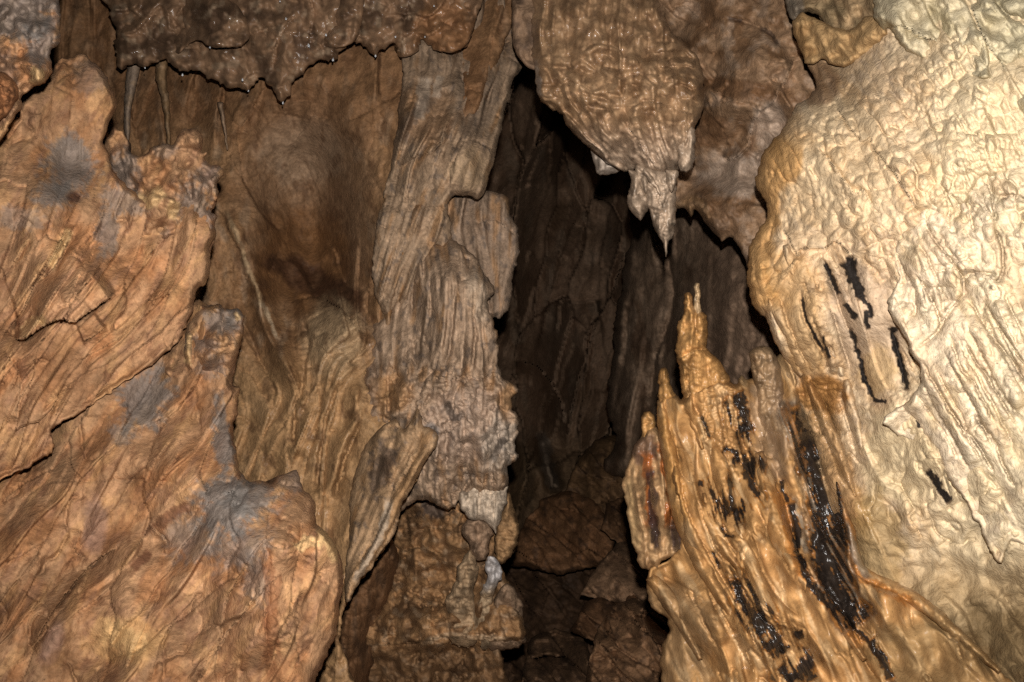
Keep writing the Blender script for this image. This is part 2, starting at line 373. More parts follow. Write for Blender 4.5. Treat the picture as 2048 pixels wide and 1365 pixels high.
def cave_floor():
    xs = np.linspace(-4.4, 4.4, 160); ys = np.linspace(-3.6, 8.5, 220); X, Y = np.meshgrid(xs, ys); sh = X.shape; X = X.ravel(); Y = Y.ravel()
    h = np.interp(Y, [-4, -.4, .6, 1.4, 2.2, 3.2, 5, 9], [0, 0, .12, .75, 1.35, 1.55, 1.7, 2.0])
    h = h+.10*fbm(X*1.3, Y*1.3, 4, 21)+.12*billow(X*2.2, Y*2.2, 3, 25)*(Y > .5)-.05
    idx = np.arange(X.size).reshape(sh); q = np.stack([idx[:-1, :-1], idx[:-1, 1:], idx[1:, 1:], idx[1:, :-1]], -1).reshape(-1, 4)
    pig = np.tile(np.array(BROWN)*1.1, (len(X), 1))*(1+.4*fbm(X*3, Y*3, 4, 4))[:, None]
    make_mesh('cave_floor', np.stack([X, Y, h], 1), q, M_DARK, pig, np.clip(fbm(X, Y, 3, 9)*2, 0, 1)*.6, None, None, None, None, 'structure')
cave_floor()

# --- deep shaft: far back wall
def d_deep(g):
    g.flow([(0, [(1000, 200), (1000, 900)]), (150, [(1200, 300), (1150, 900)])]); d = .5*g.fbm(150, 420, -5)+g.plates(75, 300, .6, 1.1, u=g.X+.22*g.Y, v=g.Y-.3*g.X)+g.plates(30, 130, .08, .9, u=g.X+.22*g.Y, v=g.Y)+.04*g.fbm(24, 50)
    d = d+g.step([(1112, 600), (1160, 605), (1200, 600)], .22, 60)+g.step([(1250, 505), (1222, 590), (1192, 650), (1150, 800), (1132, 900)], .5, 45)
    d = d+g.ridge([(1075, 870), (1095, 930), (1115, 990)], .25, 14)+g.step([(1160, 420), (1128, 500), (1100, 590), (1070, 700)][::-1], .35, 40)
    return d+g.step([(1030, 720), (1075, 735), (1120, 790), (1130, 850)], .2, 30)
def c_deep(g):
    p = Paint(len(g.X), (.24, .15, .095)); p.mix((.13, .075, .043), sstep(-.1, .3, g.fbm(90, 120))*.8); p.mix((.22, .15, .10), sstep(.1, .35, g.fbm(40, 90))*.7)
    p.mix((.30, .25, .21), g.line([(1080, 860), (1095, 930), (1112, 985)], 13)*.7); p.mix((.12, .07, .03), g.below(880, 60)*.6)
    return p
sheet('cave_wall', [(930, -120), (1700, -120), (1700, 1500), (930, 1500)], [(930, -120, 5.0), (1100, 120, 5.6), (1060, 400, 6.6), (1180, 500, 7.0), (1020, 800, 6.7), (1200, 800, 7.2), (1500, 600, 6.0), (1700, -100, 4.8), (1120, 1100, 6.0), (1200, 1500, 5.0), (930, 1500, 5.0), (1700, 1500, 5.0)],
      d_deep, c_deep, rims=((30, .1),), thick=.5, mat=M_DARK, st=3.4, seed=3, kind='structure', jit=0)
# --- right-hand wall of the shaft, behind the stalagmites
def d_shr(g):
    g.flow([(0, [(1255, 500), (1240, 700), (1225, 900)]), (130, [(1390, 430), (1370, 640), (1340, 900)]), (300, [(1560, 400), (1540, 700)])])
    d = (g.layers(46, .12, .7, 150, .2)+g.layers(20, .03, .7, 80, .2, rev=True))*(1-.7*g.right(1340, 60))+.015*g.cracks(60, 1.)+.06*g.fbm(80)+.02*g.fbm(20)+0.008*g.pillow(26, 40)
    d = d+g.ridge([(1262, 510), (1268, 600), (1255, 700), (1268, 820)], .06, 22)+g.groove([(1330, 470), (1345, 600), (1310, 720), (1300, 830)], .14, 16)
    return d+g.dome(1470, 620, 70, 110, .12)
def c_shr(g):
    p = Paint(len(g.X), (.24, .155, .10)); p.mix((.11, .062, .036), sstep(0, .3, g.fbm(50, 130))*.8); p.mix((.34, .23, .155), sstep(.05, .35, g.fbm(26, 60))*.6)
    p.mix((.30, .19, .125), g.right(1400, 40)*.7); return p
sheet('cave_wall', [(1250, 360), (1262, 470), (1250, 510), (1244, 570), (1228, 650), (1226, 720), (1212, 800), (1232, 880), (1250, 960), (1800, 960), (1800, 200), (1300, 200)],
      [(1250, 500, 4.9), (1230, 750, 5.0), (1300, 600, 4.6), (1390, 500, 4.1), (1450, 600, 3.7), (1540, 700, 3.4), (1400, 900, 3.9), (1800, 300, 3.2), (1800, 900, 2.9), (1300, 300, 4.4)],
      d_shr, c_shr, rims=((40, .25),), thick=1.2, mat=M_DARK, st=3.0, seed=9, kind='structure', jit=4)
def far_slab(out, zs, seed, pig):
    sheet('cave_wall', out, zs, lambda g: .08*g.fbm(60, 110, -15)+.03*g.fbm(18)+.02*g.bil(14, 70, -15), lambda g: Paint(len(g.X), pig).mix(np.array(pig)*.5, sstep(0, .3, g.fbm(40))*.8).mix(np.array(pig)*1.4, sstep(.1, .3, g.fbm(16, 40))*.6), rims=((34, .16),), thick=.7, mat=M_DARK, st=3.0, seed=seed, jit=4, smooth=2, kind='structure')
# --- boulders at the foot of the shaft
def bould(name, out, z, pig, seed, label, rim=(20, .07), lay=.05, tilt=.2):
    out = np.array(out, float); c = out.mean(0)
    def d(g):
        g.flow([(0, [(c[0]-20, c[1]-100), (c[0]-10, c[1]+100)]), (100, [(c[0]+80, c[1]-100), (c[0]+90, c[1]+100)])])
        return .10*g.fbm(90, 140)+g.plates(60, 110, lay*3, .9)+g.plates(26, 44, lay*.8, .8)+.02*g.fbm(20)
    def col(g):
        p = Paint(len(g.X), pig); p.mix(np.array(pig)*.45, sstep(-.05, .35, g.fbm(50, 80))*.8); p.mix(np.array(pig)*1.5, sstep(.1, .4, g.fbm(22, 60))*.6); p.mix((.07, .04, .025), sstep(.15, .3, g.fbm(18))*.6); return p
    top = out[:, 1].min()
    return sheet(name, out, [(c[0], c[1], z), (c[0]-100, c[1], z+.1), (c[0], c[1]+120, z-tilt), (c[0], top-20, z+.5), (c[0]+100, c[1], z-.05)], d, col, rims=(rim,), thick=.9, mat=M_DARK, st=2.8, seed=seed, smooth=0, jit=2.5, label=label, cat='boulder', group='boulders at the foot of the shaft')
bould('boulder', [(930, 1130), (1040, 1110), (1150, 1115), (1260, 1130), (1320, 1200), (1300, 1360), (1250, 1480), (930, 1480)], 4.7, (.085, .046, .025), 31, 'low dark brown boulder lying between the rock shelf and the tall pale boulder')
bould('boulder', [(1010, 1130), (1050, 1040), (1085, 1000), (1140, 980), (1200, 1010), (1235, 1075), (1210, 1130), (1120, 1150)], 4.7, (.20, .098, .046), 33, 'smooth rounded brown boulder deep under the dark shaft')
bould('boulder', [(1120, 1010), (1150, 930), (1190, 880), (1240, 870), (1330, 900), (1330, 1040), (1260, 1075), (1190, 1090)], 5.0, (.16, .088, .042), 35, 'dim brown boulder with striped layers below the shaft wall')
bould('boulder', [(1200, 1060), (1212, 1010), (1265, 990), (1330, 1030), (1320, 1110), (1250, 1100)], 4.3, (.16, .082, .04), 36, 'small brown boulder with ribbed end wedged behind the rust-streaked fin')
bould('boulder', [(1160, 1190), (1195, 1130), (1235, 1085), (1290, 1060), (1350, 1100), (1350, 1200), (1250, 1210)], 4.0, (.26, .15, .085), 37, 'pale smooth boulder behind the rust-streaked flowstone fin', lay=.04)
bould('boulder', [(1140, 1260), (1170, 1205), (1220, 1180), (1290, 1160), (1360, 1200), (1360, 1290), (1200, 1290)], 3.8, (.14, .07, .034), 38, 'flat orange-brown boulder lying on top of the tall pale boulder')
bould('boulder', [(1165, 1480), (1172, 1360), (1190, 1270), (1225, 1210), (1270, 1195), (1330, 1225), (1360, 1280), (1360, 1480)], 3.4, (.25, .135, .07), 39, 'tall pale brown boulder with upright flat faces below the stalagmite mound', lay=.12)
bould('boulder', [(1035, 1480), (1045, 1340), (1062, 1275), (1110, 1258), (1165, 1275), (1195, 1350), (1190, 1480)], 3.6, (.125, .07, .038), 40, 'dark square-shouldered boulder beside the tall pale boulder', lay=.12)

# ------------------------------------------------------------------ smooth brown alcove wall (left centre)
def d_alc(g):
    g.flow([(0, [(430, 350), (470, 460), (510, 570), (565, 705), (595, 790)]), (-120, [(330, 300), (400, 600), (480, 900)]), (120, [(600, 300), (640, 450), (690, 620), (715, 700)]),
            (230, [(830, 250), (770, 450), (735, 650), (680, 760), (640, 900), (600, 1100)]), (330, [(900, 300), (830, 480), (800, 700), (760, 850), (720, 1000), (660, 1200)])])
    d = .02*g.fbm(60)+.006*g.fbm(16)
    alc = np.clip(1-np.hypot((g.X-615)/135, (g.Y-400)/235), 0, 1)
    outside = sstep(.0, .35, 1-1.6*alc)
    d = d+(g.layers(62, .05, .7, 160, .12)+g.layers(27, .008, .8, 90, .16, rev=True)+g.plates(60, 200, .035, .7)+.02*g.fbm(50, 90, 8)+.015*g.cracks(70, 1.))*outside
    d = d+.004*g.bil(12, 140, 22, 1)*(1-outside)+(.02*g.fbm(46, 90, 20)+.010*g.cracks(60, 1., .05, 140, 20)+.006*g.fbm(16, 30, 20))*(1-outside)
    # hollow of the alcove and the lip at its foot
    d = d-.24*sstep(0, .9, alc)-g.dome(640, 560, 110, 60, .12, 25)
    d = d+g.step([(585, 605), (640, 597), (690, 625), (722, 672)], .09, 80, .12)+g.dome(665, 690, 60, 85, .10)
    for pl, h, w in (([(455, 420), (490, 500), (530, 610), (565, 705), (592, 787)], .06, 20), ([(500, 560), (530, 660), (560, 740)], .03, 12), ([(735, 640), (725, 690), (690, 745), (660, 800), (640, 870), (620, 960)], .05, 14),
                     ([(775, 470), (762, 560), (748, 640)], .05, 16), ([(800, 480), (800, 560), (770, 650), (742, 700)], .05, 15), ([(705, 770), (722, 820), (690, 880), (665, 960), (650, 1010)], .055, 15), ([(600, 770), (580, 850), (570, 930)], .03, 18),
                     ([(560, 690), (560, 760), (520, 880), (510, 1000)], .03, 24), ([(640, 770), (622, 790), (600, 812)], .03, 9)):
        d = d+g.ridge(pl, h*.75, w*.8)
    for pl, h, w in (([(610, 640), (615, 700), (600, 780), (595, 800)], .04, 9), ([(735, 560), (730, 640), (728, 690), (690, 740)], .06, 8), ([(680, 760), (655, 830), (640, 920), (628, 990)], .06, 8), ([(590, 790), (588, 850), (590, 900)], .05, 6), ([(725, 840), (690, 920), (668, 1000)], .06, 8), ([(470, 600), (520, 720), (560, 800)], .03, 9)):
        d = d+g.groove(pl, h, w)
    d = d+g.dome(600, 900, 18, 26, .035)-g.dome(600, 915, 13, 13, .03)
    return d+g.knob(752, 440, 10, .02)-g.dome(752, 432, 14, 12, .02)
def c_alc(g):
    p = Paint(len(g.X), (.30, .165, .08)); p.mix((.20, .10, .045), sstep(-.1, .3, g.fbm(90, 120))*.7); p.mix((.36, .24, .15), sstep(.05, .35, g.fbm(34, 70))*.6)
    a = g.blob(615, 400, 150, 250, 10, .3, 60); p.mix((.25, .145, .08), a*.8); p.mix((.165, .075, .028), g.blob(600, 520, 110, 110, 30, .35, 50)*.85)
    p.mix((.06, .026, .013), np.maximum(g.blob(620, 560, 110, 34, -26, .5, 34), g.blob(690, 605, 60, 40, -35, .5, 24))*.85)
    p.mix((.34, .235, .155), g.blob(610, 300, 90, 80, 0, .5, 50)*.5)
    p.mix((.43, .29, .165), g.blob(668, 685, 66, 90, 0, .3)*.85); p.mix((.42, .245, .115), g.below(730, 60)*.75)
    p.mix((.50, .35, .2), g.line([(452, 420), (470, 465), (510, 570), (540, 650)], 6, .9)*.55, .4); p.mix((.55, .42, .28), g.line([(520, 600), (540, 640), (553, 680)], 5)*.6, .6)
    p.mix((.12, .06, .03), sstep(.15, .35, g.fbm(26, 50))*.6)
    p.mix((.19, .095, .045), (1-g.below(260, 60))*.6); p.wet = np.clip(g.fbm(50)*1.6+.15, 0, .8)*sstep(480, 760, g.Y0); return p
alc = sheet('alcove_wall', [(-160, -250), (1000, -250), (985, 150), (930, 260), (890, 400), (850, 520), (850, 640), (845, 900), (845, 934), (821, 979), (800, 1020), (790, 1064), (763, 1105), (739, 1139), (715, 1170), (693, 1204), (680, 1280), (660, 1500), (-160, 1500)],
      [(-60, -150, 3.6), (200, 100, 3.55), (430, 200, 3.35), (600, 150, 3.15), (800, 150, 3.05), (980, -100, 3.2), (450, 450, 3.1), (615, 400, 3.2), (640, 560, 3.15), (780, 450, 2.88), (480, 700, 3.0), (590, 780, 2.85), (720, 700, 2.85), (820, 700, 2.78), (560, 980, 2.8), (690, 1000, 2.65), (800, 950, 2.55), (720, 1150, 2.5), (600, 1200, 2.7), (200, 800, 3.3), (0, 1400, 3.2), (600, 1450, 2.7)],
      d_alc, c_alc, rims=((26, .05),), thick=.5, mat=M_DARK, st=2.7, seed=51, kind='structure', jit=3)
alc.name = 'cave_wall'

# small hanging ribbons behind the left rocks
def ribbon(pts, w, z, pig, label):
    pts = smooth_line(pts, 4); n = len(pts); k = np.linspace(1, .25, n)*w
    out = np.vstack([np.stack([pts[:, 0]-k, pts[:, 1]], 1), np.stack([pts[:, 0]+k, pts[:, 1]], 1)[::-1]])
    return sheet('drip_ribbon', out, [(0, 0, z)], lambda g: .006*g.bil(7, 40), lambda g: Paint(len(g.X), pig).mix((.3, .2, .12), sstep(0, .3, g.fbm(18))*.6), rims=((w, .03),), back=True, st=2.2, jit=1.2, seed=int(pts[0, 0]), mat=M_DARK, label=label, cat='stalactite')
ribbon([(270, 120), (262, 170), (255, 230), (255, 300)], 15, 3.25, (.25, .18, .13), 'thin pale dripstone ribbon with a forked top hanging left of the ochre-blotched one')
ribbon([(332, 90), (322, 150), (332, 210), (338, 290)], 15, 3.25, (.2, .12, .06), 'thin brown dripstone ribbon with an ochre blotch behind the grey knobs')
ribbon([(440, 205), (448, 250), (455, 300)], 6, 3.15, (.26, .17, .11), 'short thin pale dripstone ribbon on the brown wall')

# ------------------------------------------------------------------ dark ceiling lip with drip points, top left
def d_lip(g):
    d = .05*g.fbm(60)+.02*g.bil(40, 60, 20)+.020*g.pillow(40, 60, 15, True)*g.patchy(90)+.016*g.fbm(20)+g.layers(60, .05, 1.2, 90, .1, q=g.Y+.4*g.X)+.02*g.cracks(50, 1.)
    for pl in ([(482, 20), (492, 60), (486, 91), (440, 92)], [(620, 0), (625, 40), (618, 88)], [(560, 50), (500, 70), (486, 100)], [(700, 10), (720, 60), (700, 86)], [(820, 0), (806, 60), (810, 110)], [(590, 30), (560, 70), (540, 150)]):
        d = d+g.step(pl, .02, 25)+g.groove(pl, .012, 4)
    return d+g.dome(560, 160, 30, 40, .04)+g.dome(880, 50, 45, 50, .05)
def c_lip(g):
    p = Paint(len(g.X), (.23, .135, .078)); p.mix((.085, .05, .031), sstep(-.05, .25, g.fbm(50, 60))*.85); p.mix((.33, .23, .15), sstep(.12, .35, g.fbm(24))*.6)
    p.mix((.26, .125, .055), g.blob(890, 60, 70, 70)*.7); p.wet = np.clip(g.fbm(30)*2+.35, 0, 1); return p
lip = sheet('ceiling_ledge', [(238, 59), (226, 107), (231, 131), (248, 141), (269, 126), (289, 134), (320, 114), (344, 127), (365, 148), (390, 135), (420, 160), (450, 170), (496, 180), (527, 155), (548, 186), (566, 204), (584, 176), (606, 150), (637, 118), (665, 118), (698, 88), (725, 92), (750, 110), (777, 86), (791, 83), (808, 113), (839, 98), (850, 76), (870, 100), (905, 103), (932, 90), (944, 62), (953, 31), (966, -60), (966, -160), (200, -160)],
      [(240, 80, 3.1), (400, 100, 3.0), (566, 190, 2.9), (750, 100, 2.85), (930, 80, 2.85), (600, 0, 2.85), (250, -100, 3.2), (600, -150, 3.0), (960, -150, 2.9)],
      d_lip, c_lip, rims=((8, .02),), thick=.6, mat=M_WET, seed=61, jit=6, smooth=2, label='dark dripping ceiling ledge with a ragged scalloped edge above the brown alcove', cat='rock ledge')
for pl, h in (([(344, 96), (355, 107), (375, 93), (399, 79), (420, 93), (482, 91), (500, 60), (480, 20), (420, -20), (340, 20)], .05), ([(600, -40), (612, 20), (622, 72), (640, 92), (690, 95), (720, 60), (722, -40)], .05), ([(795, -40), (792, 40), (800, 82), (850, 74), (868, 100), (905, 104), (934, 90), (946, 60), (955, 30), (962, -40)], .06)):
    sheet('hanging_flap', pl, [(np.mean([q[0] for q in pl]), 85, 2.79), (np.mean([q[0] for q in pl])+100, 85, 2.79), (np.mean([q[0] for q in pl]), 0, 2.9), (pl[0][0], 40, 3.15), (600, -100, 3.2)], lambda g: .05*g.fbm(40)+.02*g.fbm(18)+.016*g.bil(26, 80)+.02*g.cracks(34, 1.), c_lip, rims=((9, .02),), thick=.15, mat=M_WET, seed=int(pl[0][0]), parent=lip, jit=2)

M_DROP = bpy.data.materials.new('water'); M_DROP.use_nodes = True; _b = M_DROP.node_tree.nodes['Principled BSDF']
_b.inputs['Base Color'].default_value = (.9, .92, .95, 1); _b.inputs['Roughness'].default_value = .06; _b.inputs['Transmission Weight'].default_value = .6; _b.inputs['IOR'].default_value = 1.33
def drop_mesh():
    n, m = 8, 6; co = []; q = []
    for j in range(m+1):
        a = math.pi*j/m; r = math.sin(a)*(1-.25*math.cos(a)); z = math.cos(a)*1.25
        for i in range(n): co.append((r*math.cos(6.2832*i/n), r*math.sin(6.2832*i/n), z))
    for j in range(m):
        for i in range(n): q.append((j*n+i, (j+1)*n+i, (j+1)*n+(i+1) % n, j*n+(i+1) % n))
    me = bpy.data.meshes.new('water_drop'); me.from_pydata(co, [], q); me.polygons.foreach_set('use_smooth', np.ones(len(q), bool)); me.materials.append(M_DROP); return me
DROP = drop_mesh()
def drops(pts, z, parent, r=.0042):
    for k, (x, y) in enumerate(pts):
        o = bpy.data.objects.new('water_drop', DROP); COL.objects.link(o); w = P(np.array(x), np.array(y), np.array(z)); o.parent = parent; o.location = Vector(w)-parent.location
        f = r*(.75+.5*((k*37) % 10)/10); o.scale = (f, f, f*1.3)
drops([(290, 136), (365, 150), (420, 95), (497, 182), (485, 160), (566, 206), (617, 90), (666, 120), (751, 112), (791, 74), (850, 74), (652, 70), (655, 78), (560, 3), (618, 92), (572, 38), (868, 12)], 2.8, lip, .0026)
# ------------------------------------------------------------------ fluted curtain column (centre)
def flute_paint(base, seed=0):
    def col(g):
        p = Paint(len(g.X), base); b = np.array(base)
        p.mix(b*.55, sstep(.0, .3, fbm(g.phi/9, g.Y/160, 4, g.seed+1))*.7); p.mix(b*1.3, sstep(.02, .3, fbm(g.phi/6, g.Y/120, 3, g.seed+2))*.6)
        p.mix((.33, .17, .07), sstep(.1, .4, fbm(g.phi/22, g.Y/90, 3, g.seed+3))*.6); p.mix((.10, .08, .07), sstep(.2, .34, g.fbm(16, 26))*.55)
        return p
    return col
def d_back(g):
    g.flow([(0, [(900, 390), (905, 500), (960, 640)]), (120, [(1040, 390), (1035, 500), (1010, 640)])])
    return g.layers(36, .07, .7, 120, .14)+g.layers(15, .02, .9, 60, .2)+.03*g.fbm(40, 80)+g.step([(950, 450), (990, 440), (1030, 470)], .03, 20)
sheet('flowstone_curtain', [(840, 370), (960, 380), (1010, 395), (1022, 430), (1040, 460), (1039, 502), (1031, 529), (1024, 564), (1022, 605), (1008, 631), (989, 633), (960, 640), (840, 640)], [(900, 400, 2.95), (1030, 450, 2.95), (990, 620, 2.85), (950, 500, 2.88)],
      d_back, flute_paint((.30, .205, .14)), rims=((14, .03),), thick=.4, mat=M_DARK, seed=71, jit=4, label='dim striped flowstone curtain tucked behind the pale fluted column', cat='flowstone')
# column hanging beside the shaft at the top
def d_top(g):
    g.flow([(0, [(840, 0), (850, 150), (800, 330), (765, 480), (735, 640)]), (80, [(960, 0), (930, 200), (870, 350), (810, 500), (770, 640)]), (150, [(1030, 60), (985, 250), (940, 380), (880, 520), (850, 640)])])
    d = g.layers(44, .06, .7, 140, .12)+g.layers(17, .016, .9, 70, .2)+g.layers(26, .02, .9, 90, .2, rev=True)+.05*g.fbm(60, 110)+.012*g.pillow(30, 70)*g.patchy(70)+.015*g.cracks(46, 1.)
    d = d+g.dome(945, 330, 30, 55, .05, -15)+g.step([(900, 390), (905, 330), (935, 280), (985, 300)], .03, 25)
    d = d+g.groove([(1025, 80), (985, 90), (970, 60), (985, 0)], .03, 6)+g.groove([(985, 85), (975, 100), (950, 140), (950, 165)], .03, 5)
    d = d+g.step([(800, 335), (836, 312), (863, 300), (884, 279), (898, 244), (922, 207), (928, 172), (915, 140)][::-1], .07, 55, .1)+g.ridge([(850, 140), (848, 200), (825, 250)], .03, 16)
    return d+g.groove([(932, 215), (925, 260), (905, 300)], .03, 7)
def c_top(g):
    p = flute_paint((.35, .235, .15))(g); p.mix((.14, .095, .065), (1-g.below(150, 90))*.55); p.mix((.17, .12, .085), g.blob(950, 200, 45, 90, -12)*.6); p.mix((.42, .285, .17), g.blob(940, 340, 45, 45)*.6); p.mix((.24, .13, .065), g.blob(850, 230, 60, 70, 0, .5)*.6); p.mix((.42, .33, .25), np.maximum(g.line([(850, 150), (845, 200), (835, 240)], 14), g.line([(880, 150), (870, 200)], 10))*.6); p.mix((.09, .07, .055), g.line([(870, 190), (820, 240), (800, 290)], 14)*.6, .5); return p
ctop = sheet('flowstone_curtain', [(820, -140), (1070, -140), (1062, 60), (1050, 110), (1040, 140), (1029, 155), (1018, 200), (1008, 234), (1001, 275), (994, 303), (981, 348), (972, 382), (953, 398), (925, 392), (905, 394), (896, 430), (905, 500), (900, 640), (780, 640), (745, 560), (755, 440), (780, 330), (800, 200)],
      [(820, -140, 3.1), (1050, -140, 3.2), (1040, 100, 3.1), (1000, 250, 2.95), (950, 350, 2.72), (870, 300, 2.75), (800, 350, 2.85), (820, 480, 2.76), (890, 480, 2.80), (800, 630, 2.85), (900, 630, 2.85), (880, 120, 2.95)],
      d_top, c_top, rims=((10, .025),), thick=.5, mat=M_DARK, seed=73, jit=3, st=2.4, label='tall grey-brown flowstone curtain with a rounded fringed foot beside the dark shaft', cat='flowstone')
# the pale fluted column itself
def d_col(g):
    g.flow([(0, [(735, 640), (745, 760), (735, 900), (760, 1000)]), (60, [(826, 450), (822, 560), (800, 660), (790, 800), (800, 950)]), (130, [(880, 490), (895, 600), (880, 740), (870, 900)]), (200, [(950, 520), (955, 640), (945, 760), (940, 900)]), (270, [(1000, 640), (1010, 760), (1015, 900)])])
    up = 1-g.below(720, 60)
    d = (g.layers(44, .05, .6, 160, .12)+g.layers(17, .020, .7, 90, .2)+g.layers(24, .016, .8, 120, .2, rev=True))*(.55+.45*up)+.07*g.fbm(80, 160)+.02*g.fbm(24, 50)+.02*g.cracks(44, 1., .05, 70)
    d = d+(1-up)*(.016*g.pillow(22, 48)*g.patchy(60)+.03*g.cracks(26, 1., .07)+.045*g.fbm(34, 50)+.016*g.fbm(15))
    scal = np.clip(g.blob(785, 830, 60, 90), 0, 1); d = d+scal*.012*np.abs(np.sin((g.Y+.25*g.phi)/6.5+2*g.fbm(40)))
    con = g.blob(850, 470, 40, 90, 0, .2); d = d+con*.009*np.abs(np.sin(np.hypot(g.X-835, (g.Y-470)*.6)/4.5))
    d = d+g.step([(985, 745), (960, 760), (930, 750), (900, 760), (860, 752)], .02, 40)
    for pl in ([(880, 690), (872, 735), (850, 760), (835, 800)], [(912, 560), (905, 660), (890, 740)], [(945, 600), (950, 680), (948, 740)], [(860, 560), (862, 640)], [(835, 460), (826, 560), (822, 640)], [(1005, 770), (995, 850), (1000, 900)]):
        d = d+g.groove(pl, .03, 4)
    for x, y, r in ((905, 830, 12), (895, 815, 9), (1000, 900, 12), (980, 925, 14), (925, 835, 8)): d = d-g.dome(x, y, r, r*1.2, .02)
    d = d+g.step([(855, 850), (835, 830), (820, 860), (790, 860)], .03, 20)
    return d
def c_col(g):
    p = flute_paint((.37, .25, .165))(g)
    p.mix((.38, .20, .085), g.blob(780, 790, 45, 50)*.7); p.mix((.46, .33, .25), g.blob(930, 850, 90, 90)*.5); p.mix((.5, .42, .34), g.blob(1000, 890, 40, 60)*.5); p.mix((.36, .19, .08), g.blob(1015, 800, 22, 40)*.7)
    p.mix((.06, .05, .045), np.maximum(g.line([(893, 800), (905, 835), (930, 830)], 9), g.line([(980, 925), (1000, 890), (1015, 880)], 8))*.7)
    p.mix((.16, .11, .08), g.line([(735, 640), (745, 760), (735, 880)], 14, .6)*.5); p.mix((.52, .40, .29), g.blob(955, 590, 22, 55, 12)*.5)
    p.mix((.20, .17, .155), g.blob(862, 860, 18, 16)*.8)
    return p
colm = sheet('flowstone_column', [(833, 450), (850, 480), (884, 481), (919, 488), (943, 512), (967, 543), (986, 567), (984, 591), (975, 605), (987, 643), (994, 691), (998, 732), (1008, 756), (1032, 774), (1032, 794), (1025, 818), (1039, 832), (1036, 867), (1034, 898), (1036, 907), (1019, 941), (1014, 968), (1000, 985), (940, 985), (900, 1020), (860, 1000), (820, 1010), (760, 1060), (730, 1000), (722, 860), (728, 760), (735, 690), (748, 640), (790, 600), (820, 540)],
      [(740, 700, 2.85), (735, 950, 2.78), (835, 455, 2.85), (884, 480, 2.82), (790, 600, 2.86), (840, 560, 2.72), (910, 540, 2.63), (900, 700, 2.55), (970, 700, 2.6), (1020, 850, 2.62), (930, 880, 2.55), (800, 850, 2.62), (940, 980, 2.68), (820, 1000, 2.75), (975, 560, 2.68)],
      d_col, c_col, rims=((16, .035), (5, .012)), thick=.55, mat=M_DARK, seed=77, jit=6, st=2.3, label='broad pale fluted flowstone column standing at the edge of the dark shaft', cat='flowstone')
# thin diagonal curtain edge running down to the left of the column's foot
def d_dia(g):
    g.flow([(0, [(735, 860), (700, 1000), (640, 1200)]), (60, [(820, 900), (760, 1040), (690, 1190)]), (100, [(868, 900), (800, 1040), (700, 1210)])])
    d = g.layers(30, .03, .6, 100, .14)+g.layers(13, .010, .8, 70, .2)+.03*g.fbm(34, 60)+.02*g.cracks(24, 1., .07)*g.blob(770, 900, 80, 90)
    return d+g.roll([(862, 886), (830, 940), (800, 990), (770, 1060), (740, 1110), (700, 1170)], .03, 11)+g.ridge([(835, 900), (800, 960), (785, 1000), (765, 1070)], .02, 5)+g.step([(770, 915), (800, 905), (830, 912)], .02, 15)+g.step([(745, 860), (790, 858), (812, 866)], .025, 18)
def c_dia(g):
    p = flute_paint((.36, .225, .125))(g); p.mix((.40, .23, .11), g.line([(858, 890), (830, 940), (800, 990), (770, 1060), (740, 1110), (700, 1170)], 14, .3)*.7); p.mix((.07, .05, .04), g.blob(765, 935, 26, 60, -18, .9, 18)*.75); p.mix((.44, .36, .28), g.line([(780, 990), (765, 1060), (735, 1120), (705, 1170)], 9)*.6); return p
sheet('flowstone_curtain', [(770, 850), (790, 838), (812, 858), (835, 815), (846, 850), (870, 860), (876, 880), (865, 902), (845, 934), (821, 979), (800, 1020), (790, 1064), (763, 1105), (739, 1139), (715, 1170), (693, 1206), (690, 1160), (698, 1080), (700, 1000), (715, 930), (740, 880)],
      [(720, 940, 2.62), (800, 870, 2.5), (870, 880, 2.45), (820, 970, 2.43), (760, 1100, 2.38), (700, 1190, 2.36), (700, 1050, 2.5)], d_dia, c_dia, rims=((16, .035),), thick=.35, mat=M_DARK, seed=79, jit=2, label='thin slanting brown curtain with a rolled edge at the foot of the fluted column', cat='flowstone')

# ------------------------------------------------------------------ rock shelf with small stalagmites below the column
def d_shelf(g):
    d = .09*g.fbm(80)+.05*g.fbm(34)+.02*g.fbm(16)+.05*g.cracks(44, 1., .06)+.03*g.cracks(22, 1., .07)+g.layers(60, .07, 1., 90, .14, q=g.X+.3*g.Y)+g.layers(26, .02, .8, 60, .2, q=g.X-.2*g.Y, rev=True)
    return d+g.step([(760, 1290), (820, 1285), (900, 1275), (1000, 1285), (1045, 1280)][::-1], .10, 70, 0)+g.step([(800, 1065), (850, 1060), (900, 1050)], .03, 30)+g.step([(790, 1110), (840, 1095), (880, 1110)], .03, 25)+g.step([(868, 1200), (860, 1250), (872, 1300)], .08, 30)
def c_shelf(g):
    p = Paint(len(g.X), (.34, .185, .085)); p.mix((.13, .07, .035), sstep(-.05, .3, g.fbm(40))*.75); p.mix((.42, .28, .17), sstep(.1, .35, g.fbm(20))*.6); p.mix((.06, .045, .04), g.blob(870, 1010, 40, 30, 0, .8, 18)*.85); p.mix((.11, .06, .03), g.below(1300, 20)*.6); p.mix((.46, .33, .21), g.line([(840, 1290), (900, 1272), (1040, 1283)], 7)*.5, .7); return p  # the darker base puts the shadow under the undercut into the colour
